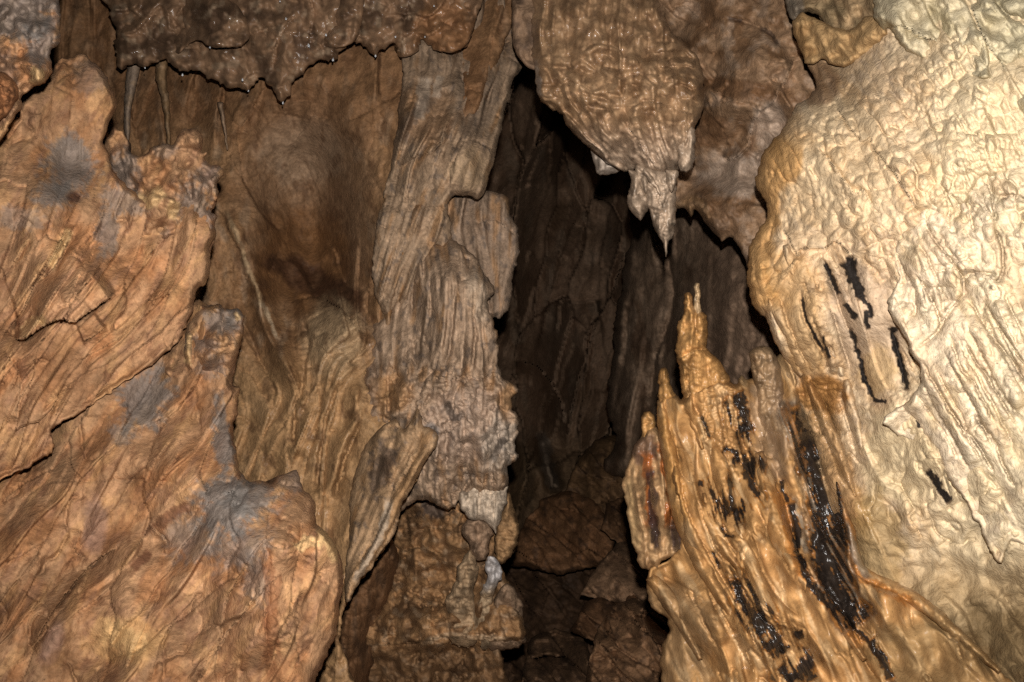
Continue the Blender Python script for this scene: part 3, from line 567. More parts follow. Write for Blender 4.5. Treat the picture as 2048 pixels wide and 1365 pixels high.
sheet('rock_shelf', [(790, 1060), (820, 1000), (870, 985), (930, 1000), (1000, 985), (1020, 1010), (1033, 1044), (1036, 1064), (1026, 1105), (1002, 1132), (1035, 1200), (1050, 1250), (1048, 1285), (1000, 1300), (1010, 1480), (640, 1480), (660, 1330), (700, 1215), (760, 1120)],
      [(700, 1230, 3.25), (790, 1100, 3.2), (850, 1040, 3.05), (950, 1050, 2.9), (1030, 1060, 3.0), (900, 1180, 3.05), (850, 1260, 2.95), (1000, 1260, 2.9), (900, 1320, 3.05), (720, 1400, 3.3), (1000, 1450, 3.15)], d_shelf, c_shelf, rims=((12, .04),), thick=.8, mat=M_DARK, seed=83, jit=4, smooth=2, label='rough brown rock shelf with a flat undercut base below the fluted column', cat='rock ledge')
def d_strip(g): return .03*g.bil(26, 160, -10)+.05*g.fbm(50)+.02*g.cracks(30, 1.)
sheet('rock_rib', [(780, 1070), (800, 1110), (790, 1200), (765, 1290), (735, 1380), (720, 1480), (630, 1480), (660, 1340), (690, 1215), (740, 1140)], [(690, 1250, 2.9), (760, 1120, 2.95), (790, 1180, 3.15), (700, 1400, 3.0)], d_strip, lambda g: Paint(len(g.X), (.17, .085, .04)).mix((.10, .055, .03), sstep(0, .3, g.fbm(20, 70))*.8), rims=((50, .15),), thick=.4, mat=M_DARK, seed=85, label='dark vertical rock rib in the gap beside the rock shelf', cat='rock')
def cone(name, out, z, pig, seed, label, R=None, cat='stalagmite', group=None, tip=None, mat=None, parent=None, w=None, bands=.01, st=2.4, z2=None, extra=None, dextra=None, pil=.008, rf=.8, jt=2.4):
    out = np.array(out, float); wd = (out[:, 0].max()-out[:, 0].min())/2; R = R or wd/F*z*.9; h = out[:, 1].max()
    def d(g):
        f = .03*g.fbm(30, 40)+.012*g.fbm(15)+pil*g.pillow(19, 26, 0, True)*g.patchy(50)+g.layers(34, .02, 1., 60, .16, q=g.X+.3*g.Y)+bands*np.abs(perlin(g.X/40+.5*perlin(g.X/30, g.Y/30, seed+2), g.Y/14, seed))+.016*g.cracks(24, 1., .07)+.010*g.bil(16, 90)
        return f+(dextra(g) if dextra else 0)
    def col(g):
        p = Paint(len(g.X), pig); b = np.array(pig); p.mix(b*.42, sstep(-.02, .3, g.fbm(24, 34))*.8); p.mix(b*1.4, sstep(.1, .35, g.fbm(13, 26))*.6)
        if tip is not None: p.mix(tip, (1-g.below(out[:, 1].min()+.35*(h-out[:, 1].min()), 20))*.8)
        p.wet += w or 0
        if extra: extra(g, p)
        return p
    c = out.mean(0)
    return sheet(name, out, [(c[0], c[1], z), (c[0], c[1]+100, z2 or z), (c[0]+100, c[1], z)], d, col, rims=((wd*rf, R),), back=True, st=st, seed=seed, jit=jt, label=label, cat=cat, group=group, mat=mat or M_DARK, parent=parent)
cone('stalagmite', [(918, 1130), (935, 1103), (948, 1108), (955, 1150), (945, 1190), (958, 1240), (955, 1285), (905, 1290), (893, 1220), (900, 1180), (912, 1160)], 2.82, (.36, .24, .14), 87, 'lumpy brown stalagmite with a pointed top standing on the rock shelf', rf=.6, jt=4, z2=2.93, bands=.02)
cone('stalagmite', [(968, 1130), (978, 1112), (990, 1115), (1003, 1140), (1003, 1160), (990, 1180), (985, 1225), (990, 1285), (958, 1290), (960, 1200), (963, 1180), (975, 1155)], 2.80, (.40, .28, .17), 88, 'slim stalagmite with a bleached white cap standing on the rock shelf', rf=.6, jt=4, z2=2.93, bands=.02, tip=(.55, .52, .52))
cone('stalagmite', [(985, 1210), (1000, 1180), (1020, 1170), (1040, 1200), (1048, 1250), (1045, 1290), (975, 1295)], 2.86, (.25, .16, .10), 89, 'squat ribbed grey-brown stalagmite at the right end of the rock shelf', rf=.5, jt=4, z2=2.96, bands=.02)
# bleached apron and hanging lobe above them
cone('flowstone_apron', [(918, 985), (960, 968), (1012, 970), (1014, 990), (1000, 1040), (990, 1065), (985, 1060), (975, 1045), (940, 1040), (920, 1010)], 2.70, (.55, .43, .32), 91, 'bleached white fluted flowstone apron under the column', R=.03, cat='flowstone', bands=.002, rf=.3, jt=4, dextra=lambda g: .03*g.bil(16, 140))
cone('flowstone_lobe', [(925, 1060), (935, 1035), (970, 1036), (985, 1058), (978, 1090), (970, 1120), (950, 1120), (935, 1090)], 2.74, (.30, .19, .12), 92, 'rounded grey-brown lobe hanging beneath the bleached apron', R=.05, cat='flowstone', rf=.5, jt=4)
cone('flowstone_lobe', [(990, 1050), (1005, 1010), (1018, 985), (1033, 1030), (1038, 1064), (1026, 1105), (1004, 1130), (990, 1110)], 2.76, (.33, .19, .09), 93, 'smooth ringed brown lobe with an oval outline at the right of the bleached apron', R=.06, cat='flowstone', bands=.012, rf=.5, jt=3)

# ------------------------------------------------------------------ wall and roof to the right of the big hanging stalactite
def d_w(g):
    d = .08*g.fbm(90)+.02*g.fbm(34)+g.layers(80, .05, 1., 120, .08, q=g.X*.6-g.Y*.8)+.02*g.cracks(70, 1., .045)+.008*g.fbm(16)
    d = d+g.dome(1500, 130, 80, 90, .10)+g.dome(1440, 240, 50, 60, .05)
    d = d+g.step([(1444, 313), (1465, 318), (1492, 296), (1500, 270), (1506, 248), (1523, 222), (1541, 213), (1565, 169), (1588, 124)][::-1], .06, 60, .05)
    d = d+g.step([(1420, 175), (1450, 195), (1490, 205), (1530, 215)][::-1], .03, 30)+g.groove([(1450, 38), (1480, 42), (1530, 60), (1560, 90)], .025, 5)
    d = d+g.groove([(1286, 34), (1327, 65), (1350, 78), (1382, 95)], .05, 7)+g.step([(1345, 15), (1380, 20), (1420, 60), (1430, 80)], .02, 25)
    d = d+g.dome(1450, 400, 50, 40, .06)-g.dome(1430, 345, 70, 22, .05)+g.ridge([(1400, 380), (1420, 430), (1436, 478)], .03, 13)+.02*g.bil(16, 60, 20)*g.blob(1420, 430, 60, 50)
    return d
def c_w(g):
    p = Paint(len(g.X), (.31, .185, .105)); p.mix((.175, .09, .042), sstep(-.05, .3, g.fbm(60))*.8); p.mix((.42, .29, .20), sstep(.08, .35, g.fbm(36))*.6)
    p.mix((.44, .33, .25), np.maximum(g.blob(1480, 350, 90, 50, 0), g.blob(1540, 260, 40, 60))*.75); p.mix((.15, .07, .03), np.maximum(g.blob(1480, 180, 80, 25, -10), g.blob(1420, 260, 40, 40))*.7); p.mix((.12, .06, .03), g.blob(1440, 440, 60, 40, 0, .6)*.5)
    p.mix((.04, .025, .02), np.maximum(g.line([(1455, 38), (1485, 42)], 4), g.line([(1520, 55), (1540, 68), (1560, 92)], 5))*.7); p.mix((.33, .19, .09), g.blob(1380, 420, 40, 30)*.6); p.wet += .25; return p
wall_r = sheet('cave_wall', [(1250, -140), (1720, -140), (1720, 250), (1640, 420), (1540, 560), (1500, 540), (1489, 519), (1475, 484), (1458, 476), (1441, 487), (1434, 474), (1413, 448), (1389, 420), (1380, 435), (1372, 420), (1355, 417), (1345, 430), (1310, 400), (1270, 200)],
      [(1260, -130, 3.1), (1300, 200, 3.15), (1450, 0, 2.85), (1500, 130, 2.7), (1600, 100, 2.65), (1450, 250, 2.85), (1480, 350, 2.85), (1380, 410, 2.95), (1470, 470, 2.75), (1550, 350, 2.75), (1700, -100, 2.6), (1700, 250, 2.5)], d_w, c_w, rims=((14, .05),), thick=.7, mat=M_DARK, seed=101, jit=2.5, smooth=3, kind='structure')

# ------------------------------------------------------------------ the big hanging stalactite
def d_h(g):
    g.flow([(0, [(1065, 0), (1070, 150), (1130, 245), (1230, 335)]), (70, [(1150, 0), (1150, 150), (1200, 280), (1260, 345)]), (150, [(1250, 0), (1240, 150), (1270, 270), (1320, 350)]), (240, [(1330, 70), (1345, 160), (1350, 270), (1365, 340)]), (300, [(1400, 110), (1405, 200), (1390, 310)])])
    up = 1-g.below(95, 25); mid = sstep(90, 130, g.Y)*(1-sstep(225, 275, g.Y)); lo = g.below(235, 30)
    d = .09*g.fbm(80)+.04*g.fbm(34, 44)+up*g.layers(22, .03, .8, 80, .2)+lo*g.layers(32, .04, .7, 100, .15)
    l1, b1, _ = g.lobes(24, 20); l2, b2, _ = g.lobes(12, 13)
    d = d+mid*(.030*g.pillow(30, 28)+.014*g.pillow(17, 20)*g.patchy(50))+g.layers(30, .03, .8, 90, .16)+(.35*up+.5*lo)*(.03*g.pillow(24, 34)+.016*g.pillow(14, 18))+.012*g.fbm(20)
    for pl in ([(1170, 115), (1190, 98), (1230, 105), (1250, 125)], [(1300, 100), (1340, 92), (1380, 100), (1400, 130)], [(1310, 130), (1360, 122), (1395, 130)], [(1150, 195), (1180, 200), (1230, 215)], [(1260, 225), (1300, 212), (1340, 222)], [(1230, 170), (1280, 160), (1310, 180)], [(1330, 170), (1360, 160), (1400, 175)]):
        d = d+g.roll(pl, .02, 10)
    d = d+g.roll([(1095, 212), (1122, 228), (1136, 252), (1157, 277), (1184, 302), (1208, 321), (1236, 338)], .014, 7)
    d = d+g.step([(1250, 240), (1275, 285), (1300, 320), (1325, 343), (1352, 346)][::-1], .03, 30, .15)+g.groove([(1295, 60), (1296, 100), (1294, 125)], .02, 4)+g.groove([(1355, 345), (1362, 300), (1370, 262)], .03, 6)
    return d
def c_h(g):
    p = Paint(len(g.X), (.38, .23, .125)); p.mix((.19, .10, .048), sstep(-.05, .3, g.fbm(30, 50))*.7); p.mix((.42, .27, .155), sstep(.05, .3, g.fbm(16, 26))*.5)
    p.mix((.48, .35, .25), g.below(275, 50)*.85); p.mix((.24, .145, .08), (1-g.below(120, 50))*.5); p.mix((.5, .42, .36), g.line([(1068, 120), (1072, 160), (1080, 195)], 10)*.6); p.mix((.15, .085, .05), sstep(.12, .3, g.fbm(13))*.5)
    p.wet = np.clip(.7+g.fbm(30), 0, 1); return p
H_OUT = [(1062, -140), (1064, 60), (1065, 114), (1069, 152), (1077, 193), (1090, 210), (1121, 226), (1134, 251), (1155, 275), (1183, 300), (1207, 319), (1234, 337), (1256, 345), (1275, 338), (1300, 345), (1325, 352), (1345, 350), (1357, 338), (1368, 345), (1379, 341), (1389, 313), (1391, 262), (1399, 234), (1408, 207), (1409, 172), (1403, 131), (1382, 96), (1340, 60), (1310, -20), (1300, -140)]
hang = sheet('stalactite', H_OUT, [(1070, -140, 2.75), (1300, -140, 2.7), (1065, 100, 2.62), (1130, 230, 2.55), (1180, 60, 2.5), (1280, 90, 2.45), (1390, 150, 2.5), (1250, 200, 2.36), (1340, 230, 2.36), (1240, 330, 2.46), (1310, 330, 2.37), (1375, 330, 2.42)], d_h, c_h, rims=((26, .06), (6, .015)), thick=.5, mat=M_WET, seed=111, jit=3, st=2.3,
     label='big knobbly brown stalactite mass hanging from the roof beside the shaft, pale at its tip', cat='stalactite')
def tipc(g, p): p.mix((.48, .37, .29), np.ones(len(g.X))*.5)
PK = (.47, .345, .245)
cone('stalactite_tip', [(1272, 330), (1310, 335), (1345, 345), (1353, 380), (1353, 413), (1351, 461), (1344, 478), (1338, 486), (1335, 505), (1331, 514), (1328, 498), (1322, 480), (1310, 461), (1302, 436), (1290, 400), (1275, 360)], 2.36, PK, 113, None, R=.06, cat=None, parent=hang, mat=M_WET, w=.6, st=2.0, bands=.004)
cone('stalactite_tip', [(1256, 340), (1290, 345), (1305, 380), (1300, 415), (1290, 425), (1281, 442), (1275, 437), (1258, 417), (1256, 393), (1260, 370)], 2.40, PK, 114, None, R=.05, cat=None, parent=hang, mat=M_WET, w=.6, st=2.0, bands=.004)
cone('stalactite_tip', [(1290, 335), (1302, 350), (1316, 372), (1320, 390), (1308, 372), (1296, 360), (1284, 345)], 2.315, PK, 115, None, R=.012, cat=None, parent=hang, mat=M_WET, w=.7, st=1.8, bands=.003)
cone('stalactite_tip', [(1330, 340), (1356, 340), (1352, 365), (1340, 386), (1333, 365)], 2.32, PK, 116, None, R=.02, cat=None, parent=hang, mat=M_WET, w=.7, st=1.8, bands=.003)
cone('stalactite_tip', [(1357, 262), (1375, 250), (1391, 262), (1390, 313), (1379, 342), (1368, 346), (1358, 338), (1355, 300)], 2.36, PK, 117, None, R=.035, cat=None, parent=hang, mat=M_WET, w=.6, st=2.0, bands=.003)
cone('stalactite_tip', [(1283, 355), (1292, 350), (1297, 375), (1291, 390), (1285, 375)], 2.345, PK, 119, None, R=.012, cat=None, parent=hang, mat=M_WET, w=.7, st=1.8, bands=.003)
cone('stalactite', [(1180, 290), (1220, 310), (1240, 335), (1230, 346), (1208, 352), (1195, 345), (1186, 325)], 2.66, (.5, .4, .32), 118, 'short pale stub stalactite peeping out behind the big hanging mass', R=.05, mat=M_WET, st=2.0, w=.4, cat='stalactite')
# smooth leaf of rock left of it
def d_leaf(g): return .04*g.fbm(50)+.016*g.bil(30, 60)+g.ridge([(1024, 0), (1024, 69), (1029, 100), (1041, 121), (1060, 138)], .015, 5)
sheet('hanging_flap', [(1024, -140), (1024, 0), (1024, 69), (1029, 100), (1041, 121), (1062, 139), (1090, 130), (1120, 60), (1120, -140)], [(1030, 50, 2.72), (1100, 0, 2.7), (1060, 130, 2.7), (1060, -140, 2.85)], d_leaf, lambda g: Paint(len(g.X), (.25, .155, .095)).mix((.12, .075, .05), sstep(-.05, .3, g.fbm(34))*.8), rims=((10, .02),), thick=.3, mat=M_DARK, seed=121, jit=1, parent=hang)

# ------------------------------------------------------------------ left: orange mud-coated rocks
def left_paint(g, dusts=(), pale=()):
    p = Paint(len(g.X), ORANGE); p.mix((.30, .135, .056), sstep(-.1, .3, g.fbm(70, 120, -35))*.75); p.mix((.43, .24, .11), sstep(.03, .35, g.fbm(36, 110, -35))*.65); p.mix((.25, .13, .075), sstep(.1, .4, g.fbm(22, 60, -35))*.6); p.mul(.82+.36*getattr(g, 'pid', np.full(len(g.X), .5)))
    p.mix((.17, .078, .04), sstep(.2, .36, g.fbm(16, 40, -30))*.55)
    for a in dusts: p.mix(DUST, g.film(*a[:4], a[4])*(a[5] if len(a) > 5 else .8)*.85)
    for a in pale: p.mix((.55, .36, .17), g.line(a[0], a[1])*.7, .3)
    return p
# upper blob, top-left corner
def d_tl(g): return .06*g.fbm(50)+.02*g.fbm(24)+.02*g.cracks(50, 1., .05)+g.dome(75, 150, 40, 40, .05)+g.knob(72, 55, 10, .015)
tlb = sheet('rock_outcrop', [(-420, -240), (110, -240), (119, 0), (118, 60), (117, 92), (101, 104), (104, 140), (93, 160), (62, 180), (43, 197), (41, 213), (20, 252), (-4, 290), (-60, 340), (-420, 420)], [(-100, -100, 1.75), (100, -100, 1.85), (60, 80, 1.72), (90, 150, 1.7), (0, 220, 1.65), (-100, 300, 1.7)], d_tl,
      lambda g: left_paint(g, ((40, 20, 120, 70, 0, .9), (85, 90, 40, 60, 0, .85), (10, 150, 30, 50, 0, .4)), (([(60, 140), (80, 150), (60, 170)], 12),)), rims=((16, .03), (5, .01)), thick=.3, seed=131, jit=3, mat=M_DRY, label='grey-topped orange rock knob bulging over the round-topped slab', cat='rock')
cone('rock_outcrop', [(-60, 140), (0, 143), (25, 155), (36, 180), (32, 205), (18, 228), (0, 240), (-60, 250)], 1.58, (.22, .095, .04), 132, 'dark reddish round rock boss on the lower edge of the grey-topped knob', cat='rock', R=.05, mat=M_DRY)
# upper slab with round top
def d_ls(g):
    g.flow([(0, [(230, 200), (200, 420), (30, 700)]), (160, [(330, 330), (300, 520), (90, 800)]), (300, [(430, 420), (400, 600), (200, 800)]), (-200, [(60, 200), (0, 500), (-100, 700)])])
    lw = .25+.75*g.below(400, 90); al = g.X*-.5+g.Y*.87; d = .10*g.fbm(170)+.014*g.fbm(56, 150, -32)+lw*(g.layers(80, .055, .7, 200, .05)+g.layers(34, .006, .8, 130, .12)+g.plates(66, 330, .05, .8, v=al)+g.plates(34, 190, .006, .8, v=al))+.02*g.cracks(100, 1., .03, 160, -30)+.004*g.fbm(20)
    d = d+g.dome(140, 200, 90, 70, .05)+g.dome(90, 420, 70, 60, .05)-g.dome(135, 330, 50, 40, .03)
    for pl, h, w in (([(28, 677), (48, 676), (86, 653), (121, 638), (148, 645), (162, 636), (207, 605), (234, 584)][::-1], .10, 90), ([(165, 684), (186, 674), (213, 653)][::-1], .05, 35), ([(100, 850), (150, 760), (230, 720), (300, 650)][::-1], .016, 40),
                     ([(150, 720), (200, 700), (280, 640), (340, 560)][::-1], .014, 30), ([(80, 560), (120, 520), (150, 450)][::-1], .02, 30), ([(60, 480), (30, 520), (0, 570)], .015, 30), ([(130, 610), (160, 580), (210, 520)][::-1], .018, 30), ([(290, 520), (330, 470), (350, 420)][::-1], .016, 20), ([(350, 540), (380, 480), (400, 430)][::-1], .016, 20),
                     ([(10, 700), (40, 760), (30, 850)], .02, 25), ([(240, 580), (280, 540), (310, 480)][::-1], .012, 25)):
        d = d+g.step(pl, h, w, .1)
    d = d+g.roll([(145, 460), (125, 490), (105, 525), (95, 550)], .016, 11)
    for x, y in ((143, 460), (138, 478), (128, 492), (120, 508), (112, 522)): d = d+g.knob(x, y, 8, .006)
    for x, y, r, h in ((150, 392, 20, -.03), (390, 645, 8, -.012), (360, 500, 10, .01), (275, 577, 6, .006), (268, 330, 20, .02)): d = d+g.dome(x, y, r, r, h)
    return d-g.dome(110, 730, 90, 50, .04, -40)
LS_D = ((140, 330, 60, 70, 20, .9), (110, 390, 50, 30, 0, .8), (215, 470, 26, 60, 0, .75), (240, 400, 50, 30, -30, .7), (40, 440, 60, 30, 0, .5), (320, 420, 40, 20, 0, .6), (190, 150, 60, 40, 0, .35))
slab = sheet('limestone_slab', [(-420, 300), (-20, 260), (41, 205), (62, 178), (100, 150), (118, 118), (140, 118), (169, 107), (198, 134), (220, 165), (230, 193), (229, 227), (217, 255), (206, 283), (217, 310), (228, 345), (300, 400), (410, 380), (434, 396), (423, 427), (430, 458), (422, 495), (420, 546), (413, 567), (390, 579), (386, 612), (374, 646), (361, 674), (344, 691), (310, 725), (282, 743), (262, 756), (238, 770), (207, 794), (165, 822), (131, 841), (103, 862), (60, 930), (-420, 1060)],
      [(-150, 300, 1.85), (60, 220, 1.98), (180, 130, 2.12), (225, 220, 2.1), (140, 330, 1.98), (90, 430, 1.86), (220, 400, 2.0), (420, 450, 2.12), (400, 570, 2.08), (250, 600, 1.93), (100, 600, 1.84), (340, 680, 2.02), (200, 780, 1.93), (60, 800, 1.83), (-150, 900, 1.72)],
      d_ls, lambda g: left_paint(g, LS_D, (([(145, 460), (125, 490), (100, 540)], 10), ([(45, 676), (60, 650), (90, 635)], 12))).mix((.21, .105, .05), g.blob(110, 720, 110, 55, -42, .4)*.6).mix((.06, .02, .012), g.blob(148, 395, 16, 12)*.7), rims=((12, .02), (4, .008)), thick=.35, seed=133, jit=3.4, st=2.5, mat=M_DRY, label='orange mud-coated slab of draped rock with a rounded top, above the slanting crack', cat='rock')
# grey knobs on the slab's shoulder
def d_kn(g):
    d = .06*g.fbm(48)+.03*g.fbm(24)+.02*g.pillow(38, 50, 0, True)*g.patchy(60)++.012*g.cracks(60, 1., .05)+g.roll([(392, 330), (396, 380), (385, 420), (370, 450)], .02, 12)
    return d+g.dome(385, 290, 22, 30, .04)+g.dome(330, 310, 40, 30, .03)+g.step([(350, 350), (380, 400), (350, 470)], .02, 20)+g.step([(420, 350), (430, 400), (410, 450)][::-1], .02, 20)
sheet('knobbly_shoulder', [(208, 290), (222, 260), (240, 258), (255, 276), (257, 303), (286, 313), (303, 296), (318, 290), (334, 287), (345, 292), (361, 265), (375, 260), (401, 267), (404, 292), (398, 308), (416, 303), (410, 320), (422, 328), (444, 332), (449, 348), (437, 370), (435, 396), (423, 427), (433, 436), (430, 458), (424, 500), (380, 560), (300, 540), (240, 450), (222, 360)],
      [(220, 290, 2.12), (330, 310, 2.06), (385, 280, 2.08), (430, 350, 2.1), (330, 420, 2.0), (400, 480, 2.10), (270, 450, 2.04), (300, 540, 2.2), (380, 560, 2.2), (235, 420, 2.12)], d_kn, lambda g: left_paint(g, ((250, 350, 30, 60, 0, .8), (390, 420, 40, 70, 10, .75), (420, 360, 25, 40, 0, .6), (330, 300, 30, 20, 0, .5), (270, 420, 30, 40, 0, .6), (335, 490, 30, 30, 0, .4)), (([(330, 380), (300, 400), (270, 395)], 16), ([(340, 440), (350, 400)], 12))), rims=((12, .025), (4, .008)), thick=.25, seed=135, jit=3.5, parent=slab, mat=M_DRY)
# lower left mass with the boulder
def d_lb(g):
    g.flow([(0, [(470, 640), (440, 800), (330, 1000), (180, 1200), (60, 1365)]), (150, [(560, 960), (480, 1150), (380, 1365)]), (-150, [(330, 720), (220, 860), (90, 1050), (-60, 1250)]), (260, [(660, 1080), (640, 1200), (560, 1365)])])
    al = g.X*-.45+g.Y*.89; d = .10*g.fbm(170)+.016*g.fbm(60, 150, -28)+g.layers(84, .06, .7, 200, .05)+g.layers(34, .006, .8, 130, .12)+g.plates(70, 340, .06, .8, v=al)+g.plates(34, 190, .007, .8, v=al)+.02*g.cracks(100, 1., .03, 160, -28)+.005*g.fbm(20)+.012*g.cracks(44, 1., .06)*g.blob(560, 1150, 120, 170)
    d = d+g.dome(560, 1120, 130, 170, .10)+g.dome(500, 1010, 80, 60, .04)+g.dome(425, 650, 50, 40, .05)+.02*g.bumps(28)*g.blob(420, 700, 80, 110)
    d = d+g.dome(105, 1290, 26, 50, .045, -20)-g.dome(190, 1130, 25, 20, .02)
    for pl, h, w in (([(0, 1010), (60, 960), (110, 940)], .02, 30), ([(85, 968), (150, 965), (230, 962), (300, 965), (370, 970)], .012, 25), ([(160, 1060), (150, 1100), (175, 1120)], .03, 20), ([(300, 1050), (330, 1080), (335, 1110)], .03, 14), ([(60, 1300), (110, 1220), (170, 1140), (240, 1090)][::-1], .035, 40),
                     ([(400, 1365), (440, 1290), (500, 1210), (560, 1150)][::-1], .022, 30), ([(300, 1365), (330, 1270), (400, 1180)][::-1], .02, 30), ([(250, 1340), (290, 1250), (320, 1180)][::-1], .014, 30), ([(360, 900), (330, 950), (280, 1020)], .012, 25), ([(470, 870), (430, 960), (370, 1050)], .016, 30), ([(340, 880), (300, 940), (290, 965)], .012, 20),
                     ([(525, 1080), (540, 1150), (530, 1250), (540, 1340)], .02, 25), ([(600, 1180), (590, 1260), (600, 1330)], .012, 18)):
        d = d+g.step(pl, h, w, .12)
    for x, y, r, h in ((320, 1080, 12, -.025), (290, 1095, 22, -.02), (440, 1165, 16, .02), (470, 1180, 14, .016), (530, 1105, 14, -.02), (210, 1102, 8, -.012), (570, 1095, 30, .03), (640, 1110, 30, .02), (345, 745, 18, .025), (370, 720, 14, -.02), (430, 610, 10, .012)): d = d+g.dome(x, y, r, r, h)
    return d
LB_D = ((450, 1010, 70, 75, 0, 1.), (445, 880, 22, 90, 5, .95), (500, 1000, 70, 40, 0, .9), (290, 800, 60, 75, -30, .9), (480, 1090, 70, 50, 20, .7), (440, 640, 40, 30, 0, .7), (590, 960, 40, 25, 0, .6), (380, 1080, 60, 50, 0, .6), (510, 1160, 30, 60, 0, .55), (420, 730, 40, 30, 0, .5), (240, 870, 25, 25, 0, .6))
def c_lb(g):
    p = left_paint(g, LB_D, (([(380, 670), (375, 700), (372, 730)], 7), ([(640, 1050), (660, 1090), (670, 1130)], 12), ([(590, 1100), (620, 1080), (650, 1090)], 14), ([(200, 1260), (260, 1280), (280, 1310)], 30)))
    p.mix((.12, .045, .022), np.maximum(g.line([(315, 1060), (340, 1030), (380, 1010)], 13), g.line([(265, 1140), (300, 1100)], 10))*.7); p.mix((.16, .06, .025), np.maximum(g.line([(535, 1100), (540, 1200), (535, 1300), (545, 1360)], 12), g.line([(560, 1140), (550, 1240), (560, 1320)], 6))*.6)
    p.mix((.24, .14, .10), np.maximum(g.blob(105, 1290, 24, 50, -20, .2), g.blob(190, 1050, 28, 60, 0, .3))*.75); p.mix((.17, .08, .035), np.maximum(g.line([(170, 1140), (110, 1220), (60, 1310)], 10), g.blob(120, 1330, 40, 30))*.6)
    p.mix((.47, .27, .11), g.blob(250, 1280, 90, 50)*.5); return p
sheet('boulder', [(-420, 900), (60, 780), (200, 700), (340, 640), (390, 600), (415, 612), (437, 608), (448, 619), (478, 619), (484, 636), (488, 663), (477, 698), (473, 719), (468, 743), (463, 772), (479, 777), (477, 801), (472, 829), (466, 853), (469, 880), (475, 920), (478, 940), (492, 957), (513, 961), (547, 965), (560, 951), (591, 944), (602, 965), (615, 989), (632, 1009), (636, 1047), (663, 1078), (680, 1112), (687, 1146), (683, 1194), (677, 1228), (673, 1269), (660, 1300), (640, 1341), (600, 1420), (560, 1560), (-420, 1560)],
      [(-150, 850, 1.9), (200, 760, 2.1), (440, 640, 2.2), (300, 850, 2.05), (470, 850, 2.12), (100, 1000, 1.92), (330, 1050, 1.93), (560, 980, 1.98), (500, 1120, 1.80), (670, 1150, 1.98), (200, 1250, 1.80), (450, 1300, 1.78), (620, 1320, 1.93), (0, 1350, 1.72), (300, 1550, 1.65), (-150, 1500, 1.62), (600, 1500, 1.85)],
      d_lb, c_lb, rims=((16, .03), (5, .01)), thick=.5, seed=137, jit=3.4, st=2.5, mat=M_DRY, label='large orange-brown boulder with blue-grey dust on its shoulder, beneath the mud-coated slab', cat='boulder')
# gnarled knob standing out from the boulder's upper corner
bl = [o for o in SC.objects if o.name.startswith('boulder') and o.get('label', '').startswith('large orange')][0]
def d_gn(g): return .05*g.fbm(44)+.035*g.pillow(40, 46, 0, True)+.014*g.pillow(20, 24, 0, True)*g.patchy(50)+.012*g.cracks(40, 1., .06)+g.roll([(378, 665), (376, 700), (374, 735)], .03, 9)+g.knob(437, 616, 11, .02)+g.knob(478, 628, 10, .02)-g.dome(366, 722, 12, 10, .03)+g.dome(345, 745, 22, 24, .04)
sheet('knob', [(385, 618), (400, 606), (418, 614), (437, 606), (449, 618), (477, 618), (485, 634), (489, 662), (478, 698), (474, 720), (469, 745), (462, 772), (478, 778), (477, 800), (472, 826), (440, 810), (400, 790), (360, 775), (330, 760), (325, 730), (350, 700), (368, 660)],
      [(400, 612, 2.14), (470, 640, 2.08), (440, 690, 2.03), (345, 750, 2.16), (368, 660, 2.16), (465, 740, 2.11), (400, 785, 2.24), (470, 820, 2.22), (425, 735, 2.06)], d_gn, lambda g: left_paint(g, ((440, 640, 40, 30, 0, .8), (470, 640, 20, 40, 0, .7), (400, 690, 40, 20, 0, .6), (430, 740, 30, 30, 0, .6)), (([(378, 665), (376, 700), (374, 730)], 7), ([(468, 625), (480, 640)], 7))), rims=((18, .05), (5, .012)), thick=.2, seed=139, jit=3, mat=M_DRY, parent=bl)

